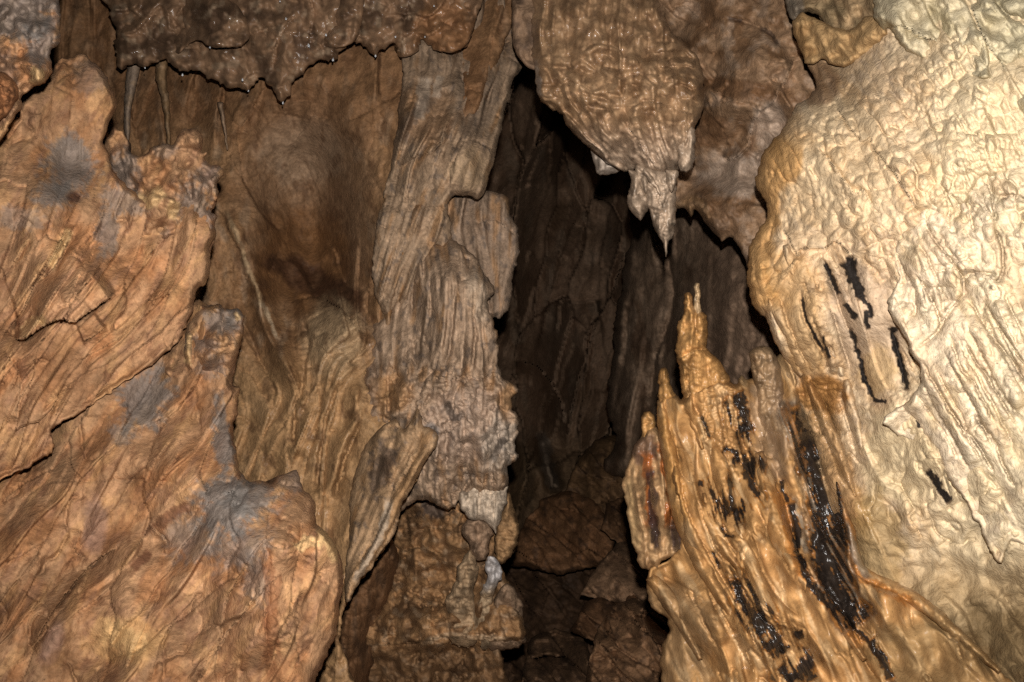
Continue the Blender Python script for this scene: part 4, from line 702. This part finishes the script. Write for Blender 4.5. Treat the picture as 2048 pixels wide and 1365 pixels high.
# ------------------------------------------------------------------ right: pale flowstone wall
def r_flow(g):
    return g.flow([(0, [(1520, 330), (1550, 560), (1630, 800), (1750, 1080), (1880, 1300)]), (130, [(1640, 190), (1720, 400), (1825, 640), (1955, 880), (2090, 1100)]), (270, [(1780, 90), (1880, 300), (1990, 520), (2110, 740)]), (430, [(1950, 50), (2050, 250), (2160, 460)])])
def d_r(g):
    r_flow(g)
    d = .09*g.fbm(180)+.8*g.layers(74, .018, .6, 200, .05)+.010*g.fbm(60, 110, 25)+.016*g.cracks(90, 1., .025, 150, 28)
    l1, b1, _ = g.lobes(34, 34); l2, b2, _ = g.lobes(15, 19)
    hol = g.blob(1735, 660, 90, 170, 18, .25, 60)
    d = d+(.024*g.pillow(22, 34, 25)*(.45+.55*g.patchy(140))+.010*g.pillow(11, 18, 25)*(.3+.7*g.patchy(90)))*(1-.6*hol)*(1-.7*g.below(950, 80))
    low = g.below(880, 60); d = d+low*(g.layers(40, .03, .6, 120, .14)+.012*g.pillow(22, 40, 28)*g.patchy(60)+.02*g.fbm(50))
    d = d-.035*hol
    for pl, h, w in (([(1672, 217), (1696, 248), (1723, 282), (1737, 275), (1747, 296), (1778, 331), (1806, 372), (1837, 427)], -.03, 45), ([(1630, 296), (1658, 320), (1685, 358), (1710, 389), (1723, 379), (1745, 410)], .02, 40),
                     ([(1565, 460), (1586, 491), (1597, 515), (1603, 496), (1651, 493), (1668, 481), (1690, 496), (1715, 530)][::-1], .035, 60)):
        d = d+(g.step(pl, h, w, .08) if h > 0 else g.step(pl[::-1], -h, w, .08))
    for pl, h, w in (([(1640, 500), (1665, 570), (1690, 640), (1715, 700), (1732, 760), (1745, 800)], .03, 8), ([(1600, 580), (1610, 640), (1640, 700), (1655, 740)], .03, 6), ([(1660, 690), (1668, 720)], .03, 5), ([(1780, 650), (1800, 720), (1815, 790)], .03, 7), ([(1700, 520), (1725, 580), (1745, 640)], .012, 12), ([(1570, 700), (1600, 760), (1610, 800)], .04, 10), ([(1600, 565), (1630, 575), (1640, 555)], .015, 4)):
        d = d+g.groove(pl, h, w)
    for pl, h, w in (([(1650, 505), (1675, 560), (1700, 620)], .012, 7), ([(1540, 600), (1570, 680), (1600, 745)], .03, 18), ([(1640, 620), (1665, 690), (1680, 745)], .03, 20), ([(1600, 760), (1630, 840), (1650, 900), (1680, 980)], .035, 20), ([(1660, 790), (1680, 850), (1700, 930)], .02, 16)):
        d = d+g.roll(pl, h, w)
    amber = g.blob(1650, 800, 55, 55); d = d+amber*.008*np.abs(np.sin(g.Y/5+g.fbm(30)*3))
    return d+g.dome(1605, 535, 22, 20, .02)
def c_r(g):
    p = Paint(len(g.X), (.62, .445, .275)); p.mix((.48, .28, .125), sstep(-.05, .3, g.fbm(60, 130, 25))*.55); p.mix((.66, .51, .335), sstep(.05, .35, g.fbm(40, 90, 25))*.55)
    p.mix((.43, .33, .24), sstep(.1, .3, g.fbm(26, 40, 28))*.4); p.mix((.52, .355, .21), sstep(.08, .35, g.fbm(60, 90, 28))*.45); p.mix((.30, .22, .15), sstep(.22, .34, g.fbm(12))*.5)
    p.mix(CREAM, g.right(1850, 90)*.6); p.mix((.62, .48, .29), g.blob(1800, 920, 80, 110, 15, .4, 40)*.8); p.mix((.58, .43, .26), g.blob(1680, 330, 130, 150, 0, .4, 50)*.6); p.mix((.50, .255, .075), g.line([(1600, 240), (1530, 360), (1510, 460), (1500, 560), (1540, 640)], 58, .6, 34)*.75); p.mix((.20, .10, .05), g.blob(1640, 165, 40, 55, -20)*.65)
    p.mix((.42, .235, .085), g.line([(1560, 500), (1600, 650), (1620, 760)], 50, .5, 30)*.6); p.mix((.34, .15, .035), g.blob(1640, 790, 60, 45, 0, .5)*.85, .6); p.mix((.40, .21, .075), g.line([(1630, 800), (1660, 900), (1690, 1000), (1710, 1080)], 42, .5, 24)*.7, .8)
    p.mix((.47, .34, .235), g.blob(1735, 640, 80, 130, 18, .4)*.7); p.mix((.47, .30, .13), g.blob(1755, 740, 45, 55)*.6)
    p.mix((.27, .17, .06), g.blob(1760, 1080, 55, 110, 10, .5)*.7); p.mix((.30, .19, .085), g.below(1130, 60)*.7); p.mix((.13, .082, .036), g.blob(2010, 1300, 150, 110, 0, .5, 60)*.85); p.mix((.13, .075, .03), g.line([(1850, 1230), (1930, 1290), (2000, 1340)], 26)*.6)
    blk = 0
    for pl, w in (([(1700, 510), (1705, 540), (1712, 560)], 10), ([(1685, 520), (1700, 545), (1715, 575), (1725, 600)], 12), ([(1650, 520), (1660, 550), (1672, 575), (1680, 590)], 5), ([(1720, 590), (1738, 615), (1745, 640)], 6), ([(1690, 605), (1715, 640)], 6), ([(1730, 620), (1740, 660)], 6), ([(1700, 650), (1712, 690), (1722, 730), (1732, 770), (1742, 790)], 5.5), ([(1782, 655), (1790, 690), (1803, 730), (1812, 760), (1816, 785)], 6), ([(1785, 655), (1788, 668)], 9),
                  ([(1645, 670), (1652, 700), (1658, 720)], 4), ([(1735, 770), (1750, 800), (1775, 805)], 4), ([(1856, 935), (1870, 960), (1885, 985), (1900, 1010)], 8), ([(1838, 838), (1842, 855)], 7), ([(1605, 590), (1615, 640), (1650, 710)], 3)):
        blk = np.maximum(blk, g.line(pl, w, 1.0, 9))
    p.mix((.16, .10, .06), sstep(.02, .45, blk)*.85); p.mix(BLACK, sstep(.35, .85, blk)*.99, .1); p.wet = np.clip(p.wet+.02+.4*g.fbm(40), 0, 1); p.wet = np.maximum(p.wet, g.blob(1680, 950, 80, 200, 15)*.9)*(1-.8*blk); return p
R_OUT = [(1650, 60), (1692, 100), (1672, 127), (1658, 102), (1640, 103), (1623, 110), (1612, 126), (1620, 145), (1634, 165), (1620, 193), (1596, 207), (1582, 234), (1561, 265), (1530, 300), (1517, 331), (1513, 362), (1520, 386), (1534, 413), (1532, 441), (1520, 455), (1503, 481), (1496, 512), (1494, 553), (1500, 588), (1510, 615), (1537, 643), (1555, 670), (1565, 700), (1560, 900), (1600, 1100), (1700, 1300), (1800, 1560), (2620, 1560), (2620, -240), (1640, -240)]
rwall = sheet('flowstone_wall', R_OUT, [(1650, -140, 2.3), (1640, 130, 2.2), (1750, 120, 1.95), (1515, 370, 2.12), (1500, 540, 2.1), (1600, 300, 1.95), (1620, 500, 1.92), (1560, 690, 2.05), (1720, 400, 1.78), (1730, 650, 1.82), (1850, 300, 1.64), (1850, 600, 1.68), (2030, 400, 1.56), (2040, 700, 1.56), (1600, 800, 2.12), (1640, 900, 2.10), (1665, 960, 2.04), (1690, 1060, 1.98), (1770, 950, 1.82), (1900, 950, 1.68), (1750, 1150, 1.92), (1900, 1220, 1.76), (2040, 1000, 1.57), (2040, 1300, 1.62), (1900, 1500, 1.72), (2260, 500, 1.42), (2260, 1500, 1.36), (2620, 500, 1.2), (2620, 1500, 1.18), (2620, -200, 1.28), (2200, -100, 1.55), (1580, 1100, 2.25), (1700, 1300, 2.0)],
      d_r, c_r, rims=((34, .06), (6, .015)), thick=.6, seed=141, jit=3.2, mat=M_CALC, st=2.3, label='huge pale flowstone wall with black-streaked hollow rising beside the stalagmite mound', cat='flowstone')
R_DEP = [(1560, 690, 2.05), (1730, 650, 1.86), (1600, 800, 2.1), (1660, 950, 2.02), (1760, 950, 1.82), (1620, 500, 1.92), (1540, 600, 2.03)]
for k, (pl, w0, w1, lift) in enumerate((([(1535, 590), (1568, 680), (1604, 755)], 22, 14, .05), ([(1640, 600), (1664, 685), (1684, 755)], 24, 14, .04), ([(1616, 765), (1650, 845), (1680, 915), (1712, 1000)], 17, 12, .05), ([(1690, 760), (1705, 830), (1725, 900)], 16, 10, .03), ([(1570, 490), (1600, 580), (1625, 660)], 18, 12, .03))):
    flute('flute', pl, w0, w1, R_DEP, lift, lambda g: .03*g.fbm(40, 60)+.012*g.fbm(18)+.008*g.bil(14, 60, 20), c_r, rwall, 181+k, M_CALC)
# cream sheet in front, right
def d_r3(g):
    r_flow(g); d = .06*g.fbm(170)+g.layers(60, .012, .5, 200, .05)+.008*g.fbm(60, 110, 28)+.012*g.cracks(90, 1., .025, 150, 28)
    up = 1-g.below(620, 120); l1, _, _ = g.lobes(36, 32); l2, _, _ = g.lobes(17, 20); d = d+(.026*g.pillow(23, 36, 27)*(.45+.55*g.patchy(120))+.010*g.pillow(12, 19, 27)*(.3+.7*g.patchy(80)))*(.45+.55*up)
    for pl in ([(1848, 451), (1871, 485), (1898, 518), (1923, 555), (1926, 577), (1923, 592), (1902, 620), (1880, 654), (1862, 675), (1831, 694)], [(1843, 558), (1858, 595), (1877, 635), (1880, 652)], [(1932, 598), (1957, 632), (1985, 675), (2006, 703), (2048, 758), (2080, 800)], [(1926, 682), (1951, 725), (1978, 762), (1997, 795), (2030, 850)],
               [(1985, 448), (2003, 497), (2003, 546), (1990, 570)], [(1898, 666), (1923, 737), (1948, 771), (1990, 850)], [(1991, 411), (2012, 395), (2031, 392)], [(1926, 560), (1954, 546), (1997, 552)], [(1885, 805), (1916, 849), (1954, 891), (1990, 950)], [(1947, 832), (1985, 880), (2002, 920), (2030, 980)], [(1840, 720), (1880, 790), (1930, 870), (1960, 930)], [(1990, 640), (2020, 690), (2060, 740)], [(1900, 330), (1930, 400), (1950, 470)], [(1960, 330), (1985, 400), (1990, 450)]):
        d = d+g.groove(pl, .022, 4.5)+g.step(pl, .010, 26)
    for pl, h, w in (([(1870, 560), (1900, 560), (1920, 600)], .016, 16), ([(1950, 640), (2000, 740), (2048, 820)], .025, 20), ([(1900, 690), (1960, 800), (2010, 900)], .022, 18), ([(1990, 600), (2030, 680), (2060, 740)], .025, 20), ([(1850, 740), (1910, 850), (1960, 940)], .02, 18), ([(1815, 500), (1850, 570), (1862, 640)], .025, 26), ([(1810, 790), (1870, 870), (1900, 930)], .02, 18)):
        d = d+g.roll(pl, h, w)
    return d
def c_r3(g):
    p = Paint(len(g.X), (.68, .535, .37)); p.mix((.55, .39, .21), sstep(0, .3, g.fbm(50, 110, 28))*.6); p.mix((.70, .58, .41), sstep(0, .35, g.fbm(40, 80, 28))*.6); p.mix((.40, .33, .22), g.line([(1990, 370), (2000, 450), (1995, 540), (1935, 600)], 12)*.4); p.mix((.40, .31, .2), sstep(.2, .36, g.fbm(22))*.5); p.mix((.5, .42, .25), g.right(1960, 80)*.3); p.mix((.05, .03, .02), g.blob(1981, 575, 5, 6)*.7)
    p.mix((.43, .33, .24), sstep(.1, .3, g.fbm(26, 40, 28))*.4); p.mix((.52, .355, .21), sstep(.08, .35, g.fbm(60, 90, 28))*.45); p.mix((.30, .22, .15), sstep(.22, .34, g.fbm(12))*.5)
    p.wet += .02; return p
sheet('cream_sheet', [(1800, 470), (1796, 481), (1785, 505), (1788, 525), (1792, 543), (1797, 560), (1782, 584), (1777, 612), (1780, 636), (1799, 663), (1812, 684), (1823, 705), (1842, 753), (1832, 781), (1806, 808), (1780, 825), (1768, 845), (1790, 870), (1830, 885), (1861, 900), (1890, 945), (1908, 975), (1936, 1013), (1963, 1064), (1980, 1105), (2001, 1130), (2010, 1105), (2035, 1085), (2120, 1120), (2600, 1250), (2600, 250), (2060, 300), (2000, 290), (1900, 300), (1850, 400)],
      [(1790, 520, 1.69), (1785, 620, 1.69), (1840, 750, 1.63), (1760, 860, 1.72), (1850, 420, 1.65), (1920, 320, 1.63), (2040, 320, 1.56), (1900, 600, 1.58), (2040, 700, 1.50), (1800, 860, 1.75), (1870, 900, 1.67), (1930, 1000, 1.62), (1990, 1110, 1.58), (2040, 950, 1.50), (2250, 300, 1.4), (2250, 1100, 1.40), (2600, 300, 1.16), (2600, 1200, 1.15)], d_r3, c_r3, rims=((16, .02), (5, .008)), thick=.15, seed=143, jit=3.4, mat=M_CALC, st=2.3, parent=rwall)
# the lobed upper block
def d_r2(g):
    r_flow(g); l1, _, _ = g.lobes(30, 30); d = .08*g.fbm(80)+.03*g.pillow(28, 46, 28)*(.4+.6*g.patchy(100))+.013*g.pillow(13, 22, 28)*g.patchy(60)+g.layers(60, .04, .8, 100, .1)
    for pl in ([(1782, 59), (1800, 50), (1860, 80), (1900, 95), (1940, 92)][::-1], [(1940, 10), (1960, 60), (1990, 110), (2048, 200)][::-1]): d = d+g.step(pl, .035, 40, .1)
    return d+g.groove([(1990, 0), (2020, 30), (2060, 50)], .04, 7)
def c_r2(g):
    p = Paint(len(g.X), (.53, .44, .29)); p.mix((.40, .32, .18), sstep(0, .3, g.fbm(60))*.6); p.mix((.6, .5, .33), sstep(.05, .3, g.fbm(30))*.5); p.mix((.48, .42, .28), g.right(1980, 60)*.5); p.wet += .05; return p
sheet('lobed_block', [(1749, -240), (1749, 0), (1746, 34), (1761, 55), (1782, 59), (1796, 86), (1820, 107), (1847, 124), (1875, 127), (1913, 148), (1947, 162), (1984, 168), (2000, 190), (2013, 224), (2030, 260), (2052, 292), (2120, 330), (2600, 450), (2600, -240)], [(1755, 20, 1.92), (1800, 90, 1.84), (1900, 130, 1.72), (1980, 160, 1.66), (2040, 260, 1.58), (1850, 0, 1.8), (2000, 50, 1.66), (2250, 350, 1.4), (2250, -130, 1.5), (1780, -130, 2.0), (2600, 400, 1.14), (2600, -200, 1.24)], d_r2, c_r2, rims=((14, .03), (5, .01)), thick=.2, seed=145, jit=3.4, mat=M_CALC, parent=rwall)
def d_w2(g): return .05*g.fbm(40)+.02*g.bil(30, 90, 20)+.014*g.pillow(22, 30, 20, True)*g.patchy(50)
w2 = sheet('flowstone_shoulder', [(1560, -140), (1570, 0), (1580, 35), (1590, 40), (1606, 28), (1640, 32), (1660, 70), (1700, 110), (1780, 60), (1780, -140)], [(1590, 20, 2.3), (1700, 50, 2.12), (1760, 0, 2.0), (1600, -130, 2.45)], d_w2, lambda g: Paint(len(g.X), (.36, .24, .13)).mix((.20, .14, .075), sstep(0, .3, g.fbm(40))*.8).mix((.2, .17, .14), g.blob(1590, 10, 20, 50)*.7), rims=((20, .04),), thick=.3, mat=M_CALC, seed=147, label='dull brown flowstone shoulder at the roof behind the pale wall', cat='flowstone')
sheet('flowstone_shoulder', [(1584, 40), (1600, 28), (1620, 32), (1660, 50), (1700, 60), (1740, 30), (1775, 70), (1700, 130), (1665, 130), (1640, 120), (1615, 130), (1606, 110), (1588, 75)], [(1590, 60, 2.25), (1660, 80, 2.12), (1730, 70, 2.0), (1620, 120, 2.18)], d_w2, lambda g: Paint(len(g.X), (.42, .26, .12)).mix((.26, .14, .055), g.line([(1590, 50), (1605, 90), (1620, 120)], 20)*.7), rims=((16, .035),), thick=.25, mat=M_CALC, seed=149, label='amber flowstone shoulder with a thick rolled lip, just under the dull brown one', cat='flowstone')

# ------------------------------------------------------------------ stalagmite mound, right of centre
def m_flow(g): return g.flow([(0, [(1317, 740), (1320, 840), (1350, 990), (1390, 1100), (1440, 1200), (1500, 1365)]), (90, [(1420, 760), (1440, 900), (1470, 1050), (1540, 1200), (1620, 1365)]), (170, [(1510, 720), (1530, 850), (1580, 1000), (1650, 1150), (1740, 1365)]), (240, [(1560, 700), (1610, 850), (1680, 1050), (1800, 1200), (1960, 1365)]), (-70, [(1290, 1140), (1310, 1250), (1350, 1365)])])
def d_m(g):
    m_flow(g); l2, _, _ = g.lobes(18, 24)
    d = .14*g.fbm(100, 160, 20)+.035*g.fbm(40, 110, 25)+g.layers(52, .05, .6, 150, .10)+g.layers(22, .016, .8, 100, .16)+g.layers(34, .02, .8, 120, .14, rev=True)+.010*g.pillow(24, 44, 25)*g.patchy(60)+.02*g.cracks(44, 1., .05, 90, 25)+.024*g.pillow(15, 15, 0, True)*g.blob(1450, 850, 60, 110, 8, .3)-.05*g.line([(1610, 860), (1640, 980), (1650, 1080), (1690, 1200)], 42, .2)
    for pl, h, w in (([(1330, 850), (1342, 930), (1352, 1000), (1378, 1070), (1400, 1110), (1440, 1180), (1480, 1260), (1520, 1340)], .045, 16), ([(1370, 790), (1395, 850), (1405, 890)], .03, 10), ([(1405, 990), (1425, 1050), (1450, 1100), (1470, 1130)], .03, 13), ([(1470, 1060), (1485, 1110), (1510, 1170), (1545, 1220), (1590, 1260)], .045, 26), ([(1300, 1190), (1330, 1180), (1380, 1240), (1430, 1330)], .02, 20),
                     ([(1490, 1090), (1478, 1130), (1500, 1190), (1550, 1240), (1600, 1262)], .02, 5), ([(1690, 1235), (1730, 1290), (1780, 1365)], .03, 18), ([(1395, 1170), (1420, 1230), (1450, 1290)], .03, 16), ([(1525, 1000), (1560, 1080), (1600, 1150)], .03, 14)):
        d = d+g.roll(pl, h, w)
    for pl, h, w in (([(1560, 980), (1580, 1040), (1598, 1110), (1640, 1180), (1690, 1235), (1740, 1300)], .05, 9), ([(1465, 1150), (1490, 1220), (1530, 1280)], .035, 8), ([(1480, 860), (1500, 930), (1520, 990)], .04, 10), ([(1440, 1000), (1450, 1060), (1470, 1080)], .03, 5), ([(1500, 1290), (1540, 1350)], .03, 6), ([(1425, 1100), (1440, 1135)], .02, 5), ([(1600, 870), (1625, 960), (1650, 1050), (1670, 1130), (1695, 1220)], .03, 12), ([(1320, 1150), (1360, 1170), (1420, 1210)], .02, 5)):
        d = d+g.groove(pl, h, w)
    return d
def c_m(g):
    p = Paint(len(g.X), (.47, .255, .10)); p.mix((.30, .155, .06), sstep(-.05, .3, g.fbm(36, 110, 24))*.6); p.mix((.60, .40, .21), sstep(.03, .3, g.fbm(22, 80, 24))*.6)
    p.mix((.46, .23, .07), g.line([(1325, 820), (1345, 940), (1370, 1060)], 20)*.6); p.mix((.27, .18, .10), g.blob(1350, 1270, 90, 110)*.55); p.mix((.29, .20, .13), g.blob(1540, 850, 40, 120, 12)*.7)
    p.mix((.36, .13, .025), np.maximum(g.line([(1545, 960), (1570, 1030), (1590, 1110), (1640, 1190), (1700, 1260), (1740, 1320)], 13), g.line([(1690, 1010), (1705, 1080), (1710, 1140), (1760, 1175), (1850, 1220)], 10))*.75, .9)
    p.mix((.20, .19, .16), np.maximum(g.line([(1580, 990), (1600, 1060), (1620, 1110)], 12, .5), g.line([(1690, 1040), (1710, 1110), (1740, 1160)], 10, .5))*.7, .7)
    p.mix((.26, .165, .075), g.blob(1880, 1320, 170, 100, 0, .5, 60)*.75); p.mix((.2, .11, .045), sstep(.1, .3, fbm(g.phi/16, g.Y/120, 3, 83))*.5)
    strk = fbm(g.phi/7, g.Y/110, 3, 77); gul = g.line([(1586, 790), (1608, 860), (1634, 930), (1650, 1000), (1654, 1075), (1668, 1150), (1692, 1210), (1718, 1255)], 44, .4, 30, .03)
    p.mix((.22, .20, .165), gul*.75, .6); p.mix((.30, .12, .03), gul*sstep(.05, .2, fbm(g.phi/9, g.Y/90, 3, 79))*.7, .8)
    blk = gul*sstep(-.2-.1*g.below(1080, 60), .1-.1*g.below(1080, 60), strk)*sstep(780, 880, g.Y0+30*strk)
    for rg in ((1490, 900, 40, 130, 14), (1510, 1230, 45, 120, 24), (1590, 1330, 60, 50, 24), (1455, 1000, 50, 70, 20)): blk = np.maximum(blk, g.blob(*rg, .4, 40)*sstep(.02, .18, fbm(g.phi/10, g.Y/70, 3, 81)))
    for pl, w in (([(1470, 780), (1490, 830), (1495, 870)], 14), ([(1592, 800), (1605, 850), (1618, 900), (1632, 950), (1645, 1000), (1650, 1060)], 17), ([(1630, 880), (1652, 950), (1672, 1030), (1684, 1080)], 12), ([(1632, 1030), (1642, 1100), (1662, 1165), (1690, 1212), (1712, 1248)], 19), ([(1575, 980), (1592, 1060), (1600, 1120), (1630, 1180), (1690, 1238)], 9), ([(1700, 1240), (1740, 1290), (1790, 1370)], 6), ([(1485, 940), (1500, 960), (1520, 1000)], 9), ([(1470, 1150), (1480, 1200), (1505, 1230), (1530, 1280)], 12), ([(1530, 1280), (1560, 1300), (1550, 1270)], 16), ([(1505, 1225), (1560, 1280)], 9), ([(1595, 1260), (1600, 1280)], 11), ([(1600, 1310), (1625, 1365)], 14), ([(1560, 1330), (1590, 1365)], 12), ([(1442, 1050), (1450, 1070), (1472, 1075)], 4), ([(1735, 1275), (1765, 1320), (1785, 1365)], 10), ([(1405, 960), (1402, 975)], 6), ([(1425, 1100), (1445, 1140)], 4), ([(1560, 960), (1575, 1010)], 6), ([(1400, 830), (1420, 880)], 4), ([(1440, 900), (1470, 905), (1480, 930)], 7), ([(1640, 930), (1670, 990), (1690, 1060)], 6)):
        blk = np.maximum(blk, g.line(pl, w, 1.0, 11))
    p.mix((.13, .07, .035), sstep(.02, .45, blk)*.85, .8); p.mix(BLACK, sstep(.35, .9, blk)*.96, .8); p.wet = np.maximum(p.wet, np.clip(.22+g.fbm(34)*1.5, 0, 1)); p.mix((.38, .15, .03), sstep(.3, .6, blk)*(1-sstep(.6, .95, blk))*.6); return p
M_DEP = [(1330, 800, 2.2), (1345, 950, 2.14), (1370, 1060, 2.08), (1430, 850, 2.1), (1470, 1000, 1.98), (1560, 780, 2.12), (1600, 900, 2.02), (1650, 1000, 1.95), (1700, 1130, 1.85), (1560, 1150, 1.86), (1310, 1180, 2.12), (1340, 1300, 2.1), (1450, 1250, 1.92), (1650, 1300, 1.78), (1850, 1230, 1.68), (2000, 1380, 1.55), (1500, 1450, 1.85), (1800, 1500, 1.6), (2150, 1550, 1.42)]
mound = sheet('flowstone_mound', [(1317, 790), (1350, 790), (1365, 800), (1380, 780), (1440, 760), (1470, 770), (1485, 752), (1500, 760), (1545, 720), (1575, 705), (1597, 752), (1595, 780), (1604, 822), (1624, 863), (1636, 900), (1667, 955), (1684, 999), (1704, 1064), (1708, 1119), (1728, 1153), (1751, 1167), (1785, 1177), (1826, 1194), (1878, 1235), (1929, 1283), (1980, 1327), (2060, 1400), (2150, 1560), (1300, 1560), (1323, 1365), (1320, 1327), (1327, 1286), (1342, 1259), (1330, 1232), (1306, 1218), (1296, 1201), (1296, 1146), (1320, 1130), (1350, 1110), (1362, 1070), (1355, 1028), (1342, 970), (1330, 890), (1317, 838)],
      M_DEP,
      d_m, c_m, rims=((18, .04), (5, .012)), thick=.5, seed=151, jit=3.2, mat=M_WET, st=2.5, label='wet amber flowstone mound with black streaks, crowned by stalagmites', cat='flowstone')
AM = (.46, .245, .09)
def d_flu(g): return .03*g.fbm(40, 60)+.012*g.fbm(18)+.008*g.pillow(16, 24, 20, True)*g.patchy(50)
for k, (pl, w0, w1, lift) in enumerate((([(1322, 800), (1330, 860), (1345, 940), (1356, 1010), (1380, 1080), (1410, 1140), (1445, 1200), (1480, 1270), (1510, 1350)], 21, 13, .05), ([(1372, 795), (1390, 850), (1406, 900)], 12, 8, .04), ([(1408, 985), (1415, 1030), (1435, 1075), (1455, 1105), (1478, 1140)], 14, 11, .045), ([(1478, 1045), (1490, 1100), (1505, 1150), (1530, 1195), (1570, 1235), (1598, 1262)], 36, 18, .05),
        ([(1518, 905), (1532, 960), (1548, 1030), (1578, 1110), (1625, 1180), (1678, 1242), (1730, 1320)], 26, 18, .055), ([(1672, 960), (1700, 1060), (1712, 1130), (1740, 1158), (1790, 1180), (1850, 1213), (1930, 1283), (2000, 1345)], 15, 15, .04), ([(1298, 1155), (1330, 1190), (1360, 1240), (1402, 1320)], 22, 12, .04), ([(1430, 890), (1445, 960), (1465, 1030)], 22, 16, .04))):
    flute('flute', pl, w0, w1, M_DEP, lift, d_flu, lambda g: (m_flow(g), c_m(g))[1], mound, 171+k, M_WET)
def stg(out, z, seed, label, pig=AM, R=None, tip=None, dextra=None, extra=None, z2=None):
    return cone('stalagmite', out, z, pig, seed, label, R=R, group=None, mat=M_WET, w=.45, st=2.1, bands=.008, dextra=dextra, tip=tip, extra=extra, z2=z2)
s1 = stg([(1363, 640), (1368, 598), (1370, 590), (1376, 584), (1384, 588), (1386, 600), (1390, 618), (1400, 622), (1408, 628), (1414, 634), (1416, 665), (1416, 696), (1437, 720), (1453, 746), (1459, 764), (1440, 785), (1448, 830), (1430, 880), (1395, 860), (1368, 800), (1360, 741), (1353, 705), (1355, 649)], 2.08, 161, 'tall twin-tipped amber stalagmite, the highest on the flowstone mound', R=.07,
         dextra=lambda g: g.step([(1356, 720), (1380, 706), (1416, 700), (1440, 722)], .03, 30)+g.groove([(1389, 600), (1391, 640), (1395, 680)], .02, 4)+g.roll([(1362, 730), (1370, 790), (1392, 850)], .02, 9))
cone('tip', [(1389, 640), (1388, 610), (1388, 585), (1388, 572), (1394, 565), (1400, 572), (1399, 588), (1401, 618), (1410, 640), (1405, 655)], 2.12, (.40, .27, .15), 162, None, R=.012, cat=None, parent=s1, mat=M_WET, w=.4, st=1.8, bands=.006)
stg([(1318, 745), (1322, 737), (1330, 736), (1335, 745), (1340, 765), (1347, 787), (1358, 800), (1360, 850), (1345, 900), (1328, 880), (1317, 838), (1317, 787)], 2.17, 163, 'small smooth orange stalagmite finger left of the twin-tipped one', pig=(.46, .24, .085), R=.04)
stg([(1283, 832), (1290, 824), (1300, 823), (1309, 832), (1312, 860), (1325, 900), (1320, 930), (1284, 920), (1284, 880)], 2.24, 164, 'stubby blunt stalagmite on top of the rust-streaked fin', R=.03)
def x_fin(g, p):
    p.mix((.10, .055, .04), g.blob(1285, 900, 40, 30)*.8); p.mix((.34, .095, .02), np.maximum(g.line([(1320, 880), (1335, 940), (1342, 1000), (1335, 1060)], 12), g.line([(1290, 900), (1300, 980), (1300, 1060)], 12))*.85, .8)
    p.mix((.03, .02, .022), np.maximum(g.line([(1295, 930), (1305, 990), (1308, 1050), (1313, 1110)], 11), g.blob(1353, 1070, 13, 42, 5, .3))*.92, .9); p.mix((.5, .33, .16), g.line([(1256, 950), (1262, 1030), (1275, 1110)], 13)*.6)
def d_fin(g):
    g.flow([(0, [(1255, 900), (1250, 1000), (1280, 1140)]), (60, [(1310, 870), (1320, 1000), (1330, 1130)]), (110, [(1345, 900), (1370, 1080)])])
    return .05*g.fbm(40, 90, 8)+g.layers(26, .03, .6, 90, .16)+g.layers(12, .009, .8, 60, .25)+.02*g.fbm(20)+g.groove([(1340, 940), (1345, 1010), (1340, 1080)], .04, 7)+g.dome(1300, 1000, 30, 90, .04)
def c_fin(g):
    p = Paint(len(g.X), (.44, .265, .13)); p.mix((.24, .13, .06), sstep(-.05, .3, g.fbm(20, 60))*.7); x_fin(g, p); p.wet += .3; return p
fin = sheet('flowstone_fin', [(1268, 890), (1284, 872), (1300, 850), (1322, 866), (1338, 930), (1352, 990), (1364, 1040), (1377, 1080), (1372, 1105), (1350, 1110), (1340, 1118), (1322, 1123), (1317, 1137), (1304, 1133), (1296, 1142), (1276, 1126), (1265, 1079), (1255, 1028), (1247, 982), (1250, 946)], [(1255, 950, 2.24), (1300, 880, 2.24), (1300, 1000, 2.15), (1350, 1000, 2.2), (1370, 1090, 2.12), (1290, 1130, 2.17)], d_fin, c_fin, rims=((12, .03),), thick=.3, seed=165, jit=2.6, smooth=2, st=2.1, mat=M_WET, label='rust-streaked flowstone fin with a black stripe, hanging on the side of the mound', cat='flowstone')

stg([(1499, 708), (1510, 697), (1529, 692), (1545, 700), (1560, 735), (1572, 790), (1590, 860), (1575, 930), (1540, 930), (1522, 860), (1512, 790), (1505, 750)], 2.08, 166, 'thick blunt grey-brown stalagmite leaning against the pale flowstone wall', pig=(.33, .21, .115), R=.07, extra=lambda g, p: p.mix((.16, .12, .10), g.right(1555, 25)*.7))
